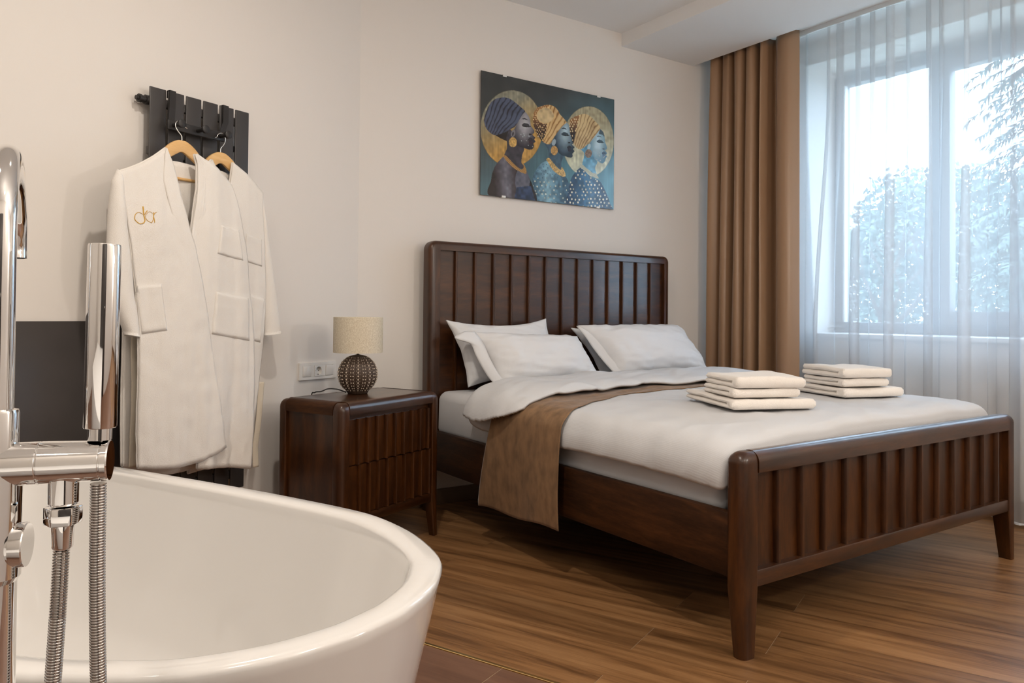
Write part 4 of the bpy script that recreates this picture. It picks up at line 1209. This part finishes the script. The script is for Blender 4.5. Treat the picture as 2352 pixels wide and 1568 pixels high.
    m = poly([(790, 985), (730, 1022), (688, 1080), (655, 1175), (690, 1310), (740, 1400), (1010, 1430), (1012, 1300), (1000, 1200), (968, 1140), (920, 1130), (850, 1065)], n=160)
    put(m, mixc(col(126, 166, 184), col(52, 84, 106), np.clip(np.abs(X - 800) / 170, 0, 1)) * (0.78 + 0.44 * n2[..., None]))
    dots(m & (Y > 1150), 44, 6.5, col(196, 206, 196), seed=4); dots(m & (Y <= 1160), 36, 4, col(60, 92, 112), seed=5)
    face([(975, 625), (1004, 658), (1020, 702), (1026, 752), (1046, 800), (1042, 824), (1030, 836), (1053, 862), (1042, 880), (1053, 900), (1036, 922), (1036, 948), (1014, 962), (962, 946), (920, 930), (882, 880), (860, 812), (878, 742), (930, 672)], col(176, 202, 214), col(38, 52, 66), 965, 715, 105, 225)
    features(980, 742, 0.92, col(70, 90, 104), col(36, 34, 44))
    m = wrap([(655, 600), (664, 540), (690, 492), (740, 470), (800, 458), (850, 470), (888, 502), (916, 550), (952, 590), (976, 625), (940, 660), (890, 722), (850, 782), (820, 830), (768, 820), (718, 770), (678, 700)], col(214, 180, 124), col(118, 78, 36), 0, 0, 560, 1200, 105, 0.75)
    mm = m & (X - 655 < 150 - (Y - 500) * .1) & ((ell(775, 560, 85, 78) > 1) | (Y > 640)) & (X + Y * .35 < 1035)
    put(mm, mixc(col(150, 104, 58), col(36, 22, 18), np.clip((Y - 520) / 230, 0, 1))); dots(mm, 22, 5.5, col(216, 182, 128), seed=6)
    put(m & (ell(775, 560, 80, 72) < 1) & (X < 860), col(200, 176, 130) * (0.85 + .25 * n2[..., None]))
    put(ell(858, 815, 18, 32, .3) < 1, col(150, 166, 176))
    put(ell(862, 892, 33, 44) < 1, col(182, 142, 84) * (0.8 + 0.4 * n4[..., None]))
    m = poly([(784, 975), (815, 965), (870, 1030), (920, 1076), (936, 1050), (966, 1106), (966, 1140), (920, 1132), (850, 1078)], n=120)
    put(m, col(200, 168, 108) * (0.7 + 0.5 * n4[..., None]))
    # ---- third woman
    put(poly([(1090, 870), (1160, 850), (1195, 840), (1240, 960), (1272, 1000), (1250, 1060), (1262, 1130), (1180, 1070), (1130, 1030), (1146, 920)], n=120), col(96, 152, 182) * (0.8 + 0.4 * n2[..., None]))
    m = poly([(1110, 1055), (1060, 1100), (1020, 1170), (1003, 1260), (1005, 1430), (1395, 1475), (1396, 1400), (1345, 1270), (1290, 1180), (1220, 1150), (1150, 1085)], n=160)
    put(m, mixc(col(52, 102, 140), col(30, 56, 84), np.clip(np.abs(X - 1180) / 190, 0, 1)) * (0.8 + 0.4 * n2[..., None]))
    dots(m, 37, 7.2, col(224, 222, 204), seed=8)
    face([(1295, 690), (1324, 718), (1338, 762), (1344, 812), (1361, 860), (1356, 884), (1344, 892), (1362, 920), (1352, 936), (1362, 952), (1350, 972), (1340, 1000), (1320, 1016), (1282, 1000), (1240, 960), (1212, 900), (1192, 850), (1222, 790)], col(196, 222, 232), col(74, 116, 142), 1276, 830, 100, 220)
    features(1310, 812, 0.82, col(92, 122, 140), col(70, 90, 112))
    put(poly([(1296, 690), (1326, 720), (1338, 765), (1318, 745), (1286, 735)], n=40), col(70, 88, 100))
    m = wrap([(1000, 640), (1020, 592), (1080, 562), (1150, 545), (1202, 570), (1250, 618), (1290, 660), (1296, 690), (1260, 740), (1220, 792), (1160, 852), (1110, 882), (1060, 852), (1018, 760)], col(212, 186, 136), col(112, 82, 48), 0, 0, 960, 1180, 110, 0.7)
    mm = m & (X + (Y - 560) * .22 < 1100) 
    put(mm, mixc(col(142, 98, 56), col(28, 22, 24), np.clip((Y - 620) / 140, 0, 1))); dots(mm, 24, 6.5, col(222, 196, 146), seed=9)
    put(ell(1192, 858, 15, 28, .3) < 1, col(170, 196, 206))
    put(ell(1187, 922, 32, 42) < 1, col(128, 108, 92) * (0.75 + 0.5 * n4[..., None]))
    m = poly([(1102, 1032), (1126, 1024), (1200, 1090), (1246, 1112), (1240, 1096), (1278, 1140), (1280, 1162), (1230, 1142), (1160, 1092)], n=100)
    put(m, mixc(col(196, 196, 170), col(96, 116, 124), np.clip(np.sin((X + Y) * .4) * .6, 0, 1)))
    # face freckles of paint
    rr = np.random.RandomState(5)
    for cx, cy, n in ((610, 770, 12), (1290, 930, 16)):
        for _ in range(n):
            x, y = cx + rr.randn() * 40, cy + rr.randn() * 45
            put(ell(x, y, 4, 4) < 1, col(180, 190, 196))
    return np.clip(C, 0, 1)
def print_mesh():
    C = paint_print()
    lin = np.where(C <= 0.04045, C / 12.92, ((C + 0.055) / 1.055) ** 2.4)
    xs = np.linspace(PX0 + .001, PX1 - .001, NXP) - 2.771; zs = np.linspace(PZ1 - .001, PZ0 + .001, NYP) - 2.09
    gx, gz = np.meshgrid(xs, zs)
    co = np.stack([gx, np.full_like(gx, -0.0045), gz], -1).reshape(-1, 3)
    idx = np.arange(NXP * NYP).reshape(NYP, NXP)
    F = np.stack([idx[:-1, :-1], idx[1:, :-1], idx[1:, 1:], idx[:-1, 1:]], -1).reshape(-1, 4)
    me = bpy.data.meshes.new('print')
    me.vertices.add(len(co)); me.vertices.foreach_set('co', co.ravel())
    me.loops.add(F.size); me.loops.foreach_set('vertex_index', F.ravel().astype(np.int32))
    me.polygons.add(len(F)); me.polygons.foreach_set('loop_start', np.arange(0, F.size, 4, dtype=np.int32)); me.polygons.foreach_set('loop_total', np.full(len(F), 4, np.int32))
    me.update()
    at = me.color_attributes.new('ink', 'FLOAT_COLOR', 'POINT')
    at.data.foreach_set('color', np.concatenate([lin.reshape(-1, 3), np.ones((len(co), 1))], 1).ravel())
    m, t, b = nt('printed_ink')
    an = t.nodes.new('ShaderNodeAttribute'); an.attribute_name = 'ink'
    t.links.new(an.outputs['Color'], b.inputs['Base Color'])
    b.inputs['Roughness'].default_value = 0.22; b.inputs['Coat Weight'].default_value = 0.3
    me.materials.append(m)
    return me
obj('print', print_mesh(), None, pt)
box('backing', PX0 - 2.771, PX1 - 2.771, -0.004, 0.0, PZ0 - 2.09, PZ1 - 2.09, M_CHARCOAL, pt)
for x, z in ((2.425, PZ1), (3.145, PZ1), (2.425, PZ0), (3.145, PZ0)):
    s = 1 if z == PZ1 else -1
    box('clip', x - 2.771 - 0.013, x - 2.771 + 0.013, -0.008, 0.012, min(z, z - s * 0.012) - 2.09 + s * 0.003, max(z, z - s * 0.012) - 2.09 + s * 0.003, M_CLIP, pt, 0.001)

# ================================================================== BATHTUB (frame of the left wall)
TUB_U, TUB_V, TA, TB, TZ = 0.850, 1.614, 0.4425, 0.860, 0.600
tub = thing('bathtub', 'white freestanding oval bathtub with a broad flat rim', 'bathtub', W(TUB_U, TUB_V), TH)
HALF = [(0, 0.754), (0.06, 0.757), (0.16, 0.785), (0.244, 0.834), (0.292, 0.879), (0.350, 0.964), (0.391, 1.044), (0.428, 1.153), (0.440, 1.257), (0.4425, 1.40), (0.442, 1.52), (0.436, 1.70), (0.428, 1.86), (0.418, 2.03), (0.402, 2.18), (0.368, 2.31), (0.305, 2.405), (0.20, 2.46), (0.10, 2.478), (0, 2.482)]
HALF = [(a_, b_ - TUB_V) for a_, b_ in HALF]
OUTLINE = [(p.x, p.y) for p in catmull([(x, y, 0) for x, y in HALF], 64)]
OUTLINE = OUTLINE + [(-x, y) for x, y in OUTLINE[-2:0:-1]]
def tub_ring(bm, a, b, z):
    return [bm.verts.new((x * a / TA, y * b / TB, z)) for x, y in OUTLINE]
bm = bmesh.new()
P = [(-0.125, -0.125, 0.0), (-0.120, -0.120, 0.012), (-0.098, -0.104, 0.10), (-0.070, -0.078, 0.24), (-0.038, -0.044, 0.40), (-0.014, -0.016, 0.52), (-0.004, -0.004, 0.575), (0.0, 0.0, 0.590), (-0.003, -0.003, 0.597), (-0.009, -0.009, TZ), (-0.046, -0.046, TZ - 0.002), (-0.053, -0.053, TZ - 0.0045), (-0.056, -0.056, TZ - 0.010), (-0.060, -0.062, TZ - 0.03), (-0.074, -0.082, 0.50), (-0.098, -0.125, 0.36), (-0.128, -0.185, 0.22), (-0.165, -0.25, 0.15), (-0.25, -0.40, 0.125)]
rings = [tub_ring(bm, TA + da, TB + db, z) for da, db, z in P]
for a, b in zip(rings, rings[1:]):
    n = len(a)
    for k in range(n): bm.faces.new((a[k], a[(k + 1) % n], b[(k + 1) % n], b[k]))
bm.faces.new(rings[0][::-1]); bm.faces.new(rings[-1])
obj('shell', finish(bm, 'shell', True, 60), M_ACRYL, tub)
lathe('drain', [(0, 0.131), (0.03, 0.131), (0.034, 0.127), (0.034, 0.124)], M_CHROME, tub, 32)

# ================================================================== FLOOR-STANDING TUB FILLER
FX = thing('tub_filler', 'chrome floor standing tub filler with arched spout at the left edge', 'faucet', (0.0, 0.863, 0.0), -math.atan2(0.029, 0.092))
def lz(name, prof, seg=40, origin=(0, 0, 0)): return lathe(name, prof, M_CHROME, FX, seg, origin, 30)
lz('column', [(0, 0.0), (0.045, 0.0), (0.045, 0.006), (0.0185, 0.010), (0.0185, 0.795), (0.0215, 0.800), (0.0215, 0.862), (0.0212, 0.905), (0.0180, 0.910), (0.0180, 0.953), (0.0172, 0.956), (0.0134, 0.957)])
def cyl_x(name, segs, z, seg=40):
    """turned part along local x: list of (x, radius)"""
    return tube(name, [(x, 0, z) for x, _ in segs], [r_ for _, r_ in segs], M_CHROME, FX, seg, 30)
cyl_x('mixer_bar', [(-0.09, 0.0190), (-0.0885, 0.0205), (0.0355, 0.0205), (0.0362, 0.0198), (0.0370, 0.0198), (0.0377, 0.0205), (0.0885, 0.0195), (0.0893, 0.0188), (0.0900, 0.0188), (0.0906, 0.0200), (0.0955, 0.0200), (0.0968, 0.0190)], 0.9045)
cyl_x('diverter_knob', [(0.0, 0.0150), (0.010, 0.0152), (0.0155, 0.0200), (0.0245, 0.0207), (0.0262, 0.0207), (0.0272, 0.0200)], 0.828)
sp = catmull([(0, 0, 0.95), (0, 0, 1.02), (0, 0, 1.11), (-0.004, 0.016, 1.168), (-0.018, 0.070, 1.206), (-0.038, 0.145, 1.215), (-0.058, 0.220, 1.205), (-0.071, 0.274, 1.170), (-0.075, 0.289, 1.135), (-0.075, 0.2895, 1.117)], 80)
tube('spout', sp, 0.0133, M_CHROME, FX, 32)
tube('aerator', [(-0.075, 0.2895, 1.1165), (-0.075, 0.2895, 1.119)], 0.0105, M_DARKHOLE, FX, 24)
HX = 0.0565
lz('hose_socket', [(0.0, 0.893), (0.0132, 0.893), (0.0132, 0.866), (0.0120, 0.864), (0, 0.864)], 32, (HX, 0, 0))
hx = bmesh.new()
add_prism(hx, [(HX + 0.0168 * math.cos(R(60 * k + 8)), 0.0168 * math.sin(R(60 * k + 8))) for k in range(6)], 0.8455, 0.8625, 'z', 0.0012, 2)
obj('hex_nut', finish(hx, 'hex_nut', True, 25), M_CHROME, FX)
lz('ferrule', [(0, 0.847), (0.0100, 0.847), (0.0094, 0.824), (0.0082, 0.822), (0, 0.822)], 32, (HX, 0, 0))
hs = thing('hand_shower', 'slim chrome stick hand shower standing upright on the tub filler', 'hand shower', FX.matrix_basis @ Vector((0.0868, 0.0005, 0.915)), FX.rotation_euler.z)
hs.rotation_euler = (0, R(0.5), FX.rotation_euler.z)
lathe('handle', [(0, 0.0215), (0.0142, 0.0215), (0.0148, 0.0225), (0.0148, 0.198), (0.0143, 0.200), (0.0120, 0.2005), (0, 0.2002)], M_CHROME, hs, 40)
lathe('collar', [(0, 0.0099), (0.0108, 0.0099), (0.0108, 0.0215), (0, 0.0215)], M_CHROME, hs, 32)
hp = catmull([(-0.0303, 0, -0.0940), (-0.0318, 0, -0.15), (-0.0345, 0, -0.22), (-0.039, 0, -0.33), (-0.042, 0, -0.47), (-0.030, 0, -0.60), (-0.012, 0, -0.645), (0.008, 0, -0.60), (0.016, 0, -0.47), (0.011, 0, -0.33), (0.0045, 0, -0.22), (0.001, 0, -0.12), (0.0, 0, -0.0325)], 700)
def hose(path):
    L = [0]
    for a, b in zip(path, path[1:]): L.append(L[-1] + (b - a).length)
    n = int(L[-1] / 0.00045); P2 = []; rr = []; k = 0
    for i in range(n + 1):
        s = L[-1] * i / n
        while k < len(path) - 2 and L[k + 1] < s: k += 1
        P2.append(path[k].lerp(path[k + 1], (s - L[k]) / max(1e-9, L[k + 1] - L[k])))
        ph = (s / 0.0027) % 1.0
        rr.append(0.0074 - (0.0019 if ph < 0.17 else (0.0005 if ph < 0.33 or ph > 0.83 else 0.0)))
    bm = bmesh.new(); add_tube(bm, P2, rr, 16)
    return finish(bm, 'hose', True, 75)
obj('hose', hose(hp), M_HOSE, hs)

# ================================================================== CURTAINS
def drape():
    nr, nc = 46, 260
    rows = []
    # folds: (position along the width, half width, depth) with a broad smooth one at the room-side end
    fy = [3.622, 3.590, 3.545, 3.520, 3.505, 3.462, 3.432, 3.410, 3.395, 3.352, 3.322, 3.300, 3.288, 3.250, 3.226, 3.215, 3.178, 3.158, 3.142, 3.060, 2.985, 2.945]
    fx = [4.12, 4.075, 4.10, 4.185, 4.10, 4.070, 4.095, 4.200, 4.105, 4.062, 4.085, 4.195, 4.09, 4.066, 4.10, 4.200, 4.085, 4.10, 4.190, 4.105, 4.10, 4.165]
    for j in range(nr):
        t = j / (nr - 1); z = 2.868 - (2.868 - 0.015) * t
        pts = []
        for k, (y, x) in enumerate(zip(fy, fx)):
            s = k / (len(fy) - 1)
            yy = y + (0.012 * nz(k * 3.7, t * 1.6, 1.0) if 0 < k < len(fy) - 1 else 0)
            yy += 0.025 * (t - 0.3) * (1 - s) - 0.004 * s
            amp = 1.0 + 0.35 * nz(k * 1.9, t * 1.3, 6.0)
            xx = 4.14 + (x - 4.13) * 1.18 * amp * (0.85 + 0.25 * t)
            # pinched pleats near the heading
            if t < 0.10: yy += (nz(k * 5.1, 0, 2.0) * 0.010) * (1 - t / 0.10)
            pts.append(Vector((xx, yy, z)))
        rows.append(catmull(pts, nc))
    return grid_mesh('drape', rows, 0.003)
tag(obj('curtain', drape(), M_DRAPE), 'heavy brown satin curtain gathered beside the bedroom window', 'curtain')
def voile():
    folds = [(2.975, 0.012, 2.985, 0.085), (2.813, 0.020, 2.905, 0.030), (2.753, 0.045, 2.76, 0.0), (2.631, 0.036, 2.680, 0.066), (2.531, 0.032, 2.535, 0.0), (2.432, 0.047, 2.440, 0.050),
             (2.321, 0.018, 2.33, 0.0), (2.205, 0.031, 2.227, 0.060), (2.129, 0.023, 2.125, 0.0), (2.002, 0.023, 2.034, 0.058), (1.889, 0.018, 1.90, 0.0), (1.826, 0.010, 1.85, 0.0), (1.772, 0.020, 1.780, 0.055),
             (1.62, 0.03, 1.63, 0.05), (1.47, 0.02, 1.46, 0.0), (1.33, 0.03, 1.35, 0.05), (1.12, 0.03, 1.14, 0.05), (0.93, 0.03, 0.92, 0.05)]
    rows = []; nr = 40
    for j in range(nr):
        t = j / (nr - 1); z = 2.868 - 2.852 * t
        tt = min(1.0, max(0.0, (2.45 - z) / 1.55))
        sm = tt * tt * (3 - 2 * tt)
        P = []; y = 3.62
        X0 = 4.285
        prev = 3.62
        for k, (ya, wa, yb, wb) in enumerate(folds):
            y0 = ya + (yb - ya) * sm; w = wa + (wb - wa) * sm
            fade = 1.0 if wb > 0 else max(0.0, 1 - tt * 1.3)
            w = max(0.0004, w * (fade if wb == 0 else 1))
            d = 0.016 * min(1.0, w / 0.02)
            sway = lambda yy: 0.022 * math.sin(yy * 17 + 0.6) * (0.4 + 0.9 * t) + 0.010 * nz(yy * 6, t * 1.5)
            for i in range(8):
                s = i / 8; yy = prev + (y0 - prev) * s
                P.append((X0 + sway(yy) - d * (1 - s) * 0.5 + d * s * 0.5, yy, z))
            b = X0 + sway(y0)
            b2 = X0 + sway(y0 - w)
            P += [(b + d * .5, y0, z), (b2 + d * .35, y0 - w * .9, z), (b2 + d * .15, y0 - w, z), (b, y0 - w * .5, z), (b - d * .15, y0, z), (b - d * .4, y0 - w * .1, z), (b2 - d * .5, y0 - w, z)]
            prev = y0 - w
        for i in range(1, 7): 
            yy = prev + (0.70 - prev) * i / 6; P.append((X0 + 0.02 * math.sin(yy * 17), yy, z))
        rows.append(P)
    return grid_mesh('voile', rows)
sv = tag(obj('sheer_curtain', voile(), M_SHEER), 'white sheer voile curtain hanging across the whole window', 'curtain')
# weighted hem
def hem():
    rows = []
    me = sv.data; n = len(me.vertices) // 40
    last = [me.vertices[39 * n + i].co.copy() for i in range(n)]
    for dz in (0.0, 0.012):
        rows.append([(p.x - 0.0015, p.y, p.z + dz) for p in last])
    return grid_mesh('hem', rows, 0.003)
obj('hem', hem(), M_SHEET, sv)
# curtain track in the recess
bm = bmesh.new()
for x in (4.145, 4.285): add_box(bm, x - 0.012, x + 0.012, 0.7, 3.68, 2.872, 2.90)
tag(obj('curtain_track', finish(bm, 'curtain_track', False), M_SILL), 'white double curtain track fixed in the ceiling recess', 'curtain track')

# ================================================================== PANEL RADIATOR UNDER THE WINDOW
pr = thing('panel_radiator', 'white panel radiator under the window behind the sheer curtain', 'radiator', (4.45, 2.40, 0.10))
bm = bmesh.new()
add_box(bm, -0.045, -0.030, -0.46, 0.46, 0.0, 0.60, 0.005)
obj('front_panel', finish(bm, 'front_panel', True, 40), M_RADW, pr)
bm = bmesh.new(); add_box(bm, 0.020, 0.035, -0.46, 0.46, 0.0, 0.60, 0.005); obj('back_panel', finish(bm, 'back_panel', True, 40), M_RADW, pr)
for k in range(14):
    y = -0.42 + 0.84 * k / 13
    box('fin', -0.030, 0.020, y - 0.016, y + 0.016, 0.03, 0.575, M_RADW, pr)
bm = bmesh.new()
add_box(bm, -0.042, -0.026, -0.46, 0.46, 0.598, 0.612); add_box(bm, 0.018, 0.034, -0.46, 0.46, 0.598, 0.612)
for k in range(46): 
    y = -0.455 + 0.91 * k / 45; add_box(bm, -0.03, 0.02, y - 0.003, y + 0.003, 0.600, 0.611)
obj('top_grille', finish(bm, 'top_grille', False), M_RADW, pr)
box('end_cover', -0.044, 0.034, -0.468, -0.46, 0.0, 0.61, M_RADW, pr); box('end_cover', -0.044, 0.034, 0.46, 0.468, 0.0, 0.61, M_RADW, pr)
tube('valve_plug', [(-0.01, -0.468, 0.55), (-0.01, -0.492, 0.55)], 0.013, M_RADW, pr, 16)
for y in (-0.3, 0.3): box('foot', -0.03, 0.02, y - 0.015, y + 0.015, -0.10, 0.02, M_RADW, pr)

# ================================================================== OUTSIDE
gd = box('garden_lawn', 5.2, 60, -30, 50, -0.75, -0.6, M_LAWN)
tag(gd, 'pale lawn seen through the sheer curtain', 'lawn', kind='structure')
def conifer(name, label, x, y, h, rad, seed, z0=-0.6):
    rr = random.Random(seed)
    root = thing(name, label, 'tree', (x, y, z0))
    tube('trunk', [(0, 0, 0), (0, 0, h * .5), (0, 0, h)], [0.22, 0.14, 0.02], M_BARK, root, 12)
    bm = bmesh.new()
    z = h * 0.08
    while z < h * 0.99:
        k = 1 - z / h
        L = rad * (k ** 0.8) * (0.85 + .3 * rr.random()) + 0.1
        n = 12
        a0 = rr.random() * 6.28
        for i in range(n):
            a = a0 + 6.283 * i / n + rr.uniform(-.2, .2)
            l = L * rr.uniform(0.75, 1.1)
            prev = None
            for s in range(26):
                f = s / 25; dist = l * f; zz = z - 0.28 * dist * (0.6 + f) + rr.uniform(-.02, .02)
                c = Vector((math.cos(a) * dist, math.sin(a) * dist, zz)); side = Vector((-math.sin(a), math.cos(a), 0))
                for sg in (-1, 1):
                    for q_ in range(2):
                        w = (0.05 + 0.14 * l / rad * (1 - f) ** .6) * rr.uniform(.5, 1.2)
                        tip = c + side * sg * w + Vector((math.cos(a), math.sin(a), 0)) * rr.uniform(.03, .16) + Vector((0, 0, -rr.uniform(.02, .12)))
                        v = [bm.verts.new(c + Vector((0, 0, 0.03))), bm.verts.new(c + Vector((math.cos(a), math.sin(a), 0)) * 0.05 - Vector((0, 0, .012))), bm.verts.new(tip)]
                        bm.faces.new(v)
        z += 0.16 + 0.10 * rr.random()
    f = obj('foliage', finish(bm, 'foliage', False), M_NEEDLE, root); f['kind'] = 'stuff'
def roundtree(name, label, x, y, h, rad, seed, z0=-0.6, sq=1.0):
    rr = random.Random(seed)
    root = thing(name, label, 'bush' if 'bush' in name else 'tree', (x, y, z0), 0, 'bushes in the garden')
    tube('trunk', [(0, 0, 0), (0, 0, h * .6)], [0.12, 0.06], M_BARK, root, 10)
    bm = bmesh.new()
    for i in range(15000):
        a, b = rr.random() * 6.283, math.acos(rr.uniform(-0.75, 1)); q_ = rr.random() ** .3
        bump = 1 + 0.22 * nz(math.cos(a) * 2 + seed, math.sin(a) * 2, b * 2)
        c = Vector((math.cos(a) * math.sin(b) * rad * q_ * bump, math.sin(a) * math.sin(b) * rad * q_ * bump, h * .55 + math.cos(b) * h * .45 * q_ * bump))
        d = Vector((rr.uniform(-1, 1), rr.uniform(-1, 1), rr.uniform(-1, 1)))  .normalized() * 0.075; e = d.cross(Vector((rr.uniform(-1, 1), rr.uniform(-1, 1), rr.uniform(-1, 1)))).normalized() * 0.042
        bm.faces.new([bm.verts.new(c - d), bm.verts.new(c + e), bm.verts.new(c + d), bm.verts.new(c - e)])
    f = obj('foliage', finish(bm, 'foliage', False), M_BUSH, root); f['kind'] = 'stuff'
conifer('spruce_tree', 'large dark spruce behind the right window pane', 12.4, 4.3, 10.5, 2.1, 3)
roundtree('garden_bush', 'rounded green bush outside behind the middle of the window', 17.2, 8.6, 5.0, 2.2, 5)
roundtree('garden_bush', 'broad low hedge bush outside below the spruce', 8.6, 1.6, 2.4, 1.3, 9)
roundtree('garden_bush', 'pale hedge bush outside behind the left window pane', 18.0, 13.6, 2.6, 2.0, 12)
def baretree(label, x, y, h, seed):
    rr = random.Random(seed)
    root = thing('bare_tree', label, 'tree', (x, y, -0.6))
    bm = bmesh.new()
    def grow(p, d, l, r_, lev):
        q_ = p + d * l
        add_tube(bm, [p, (p + q_) / 2 + Vector((rr.uniform(-.04, .04), rr.uniform(-.04, .04), 0)) * l, q_], [r_, r_ * .85, r_ * .65], 6)
        if lev:
            for _ in range(3 if lev > 1 else 4):
                nd = (d + Vector((rr.uniform(-.8, .8), rr.uniform(-.8, .8), rr.uniform(-.1, .6)))).normalized()
                grow(q_, nd, l * rr.uniform(.6, .85), r_ * .6, lev - 1)
    grow(Vector((0, 0, 0)), Vector((0, 0, 1)), h * .36, 0.06, 4)
    obj('branches', finish(bm, 'branches', True), M_BARK, root)
baretree('small bare tree outside behind the left window pane', 7.7, 4.6, 2.7, 4)
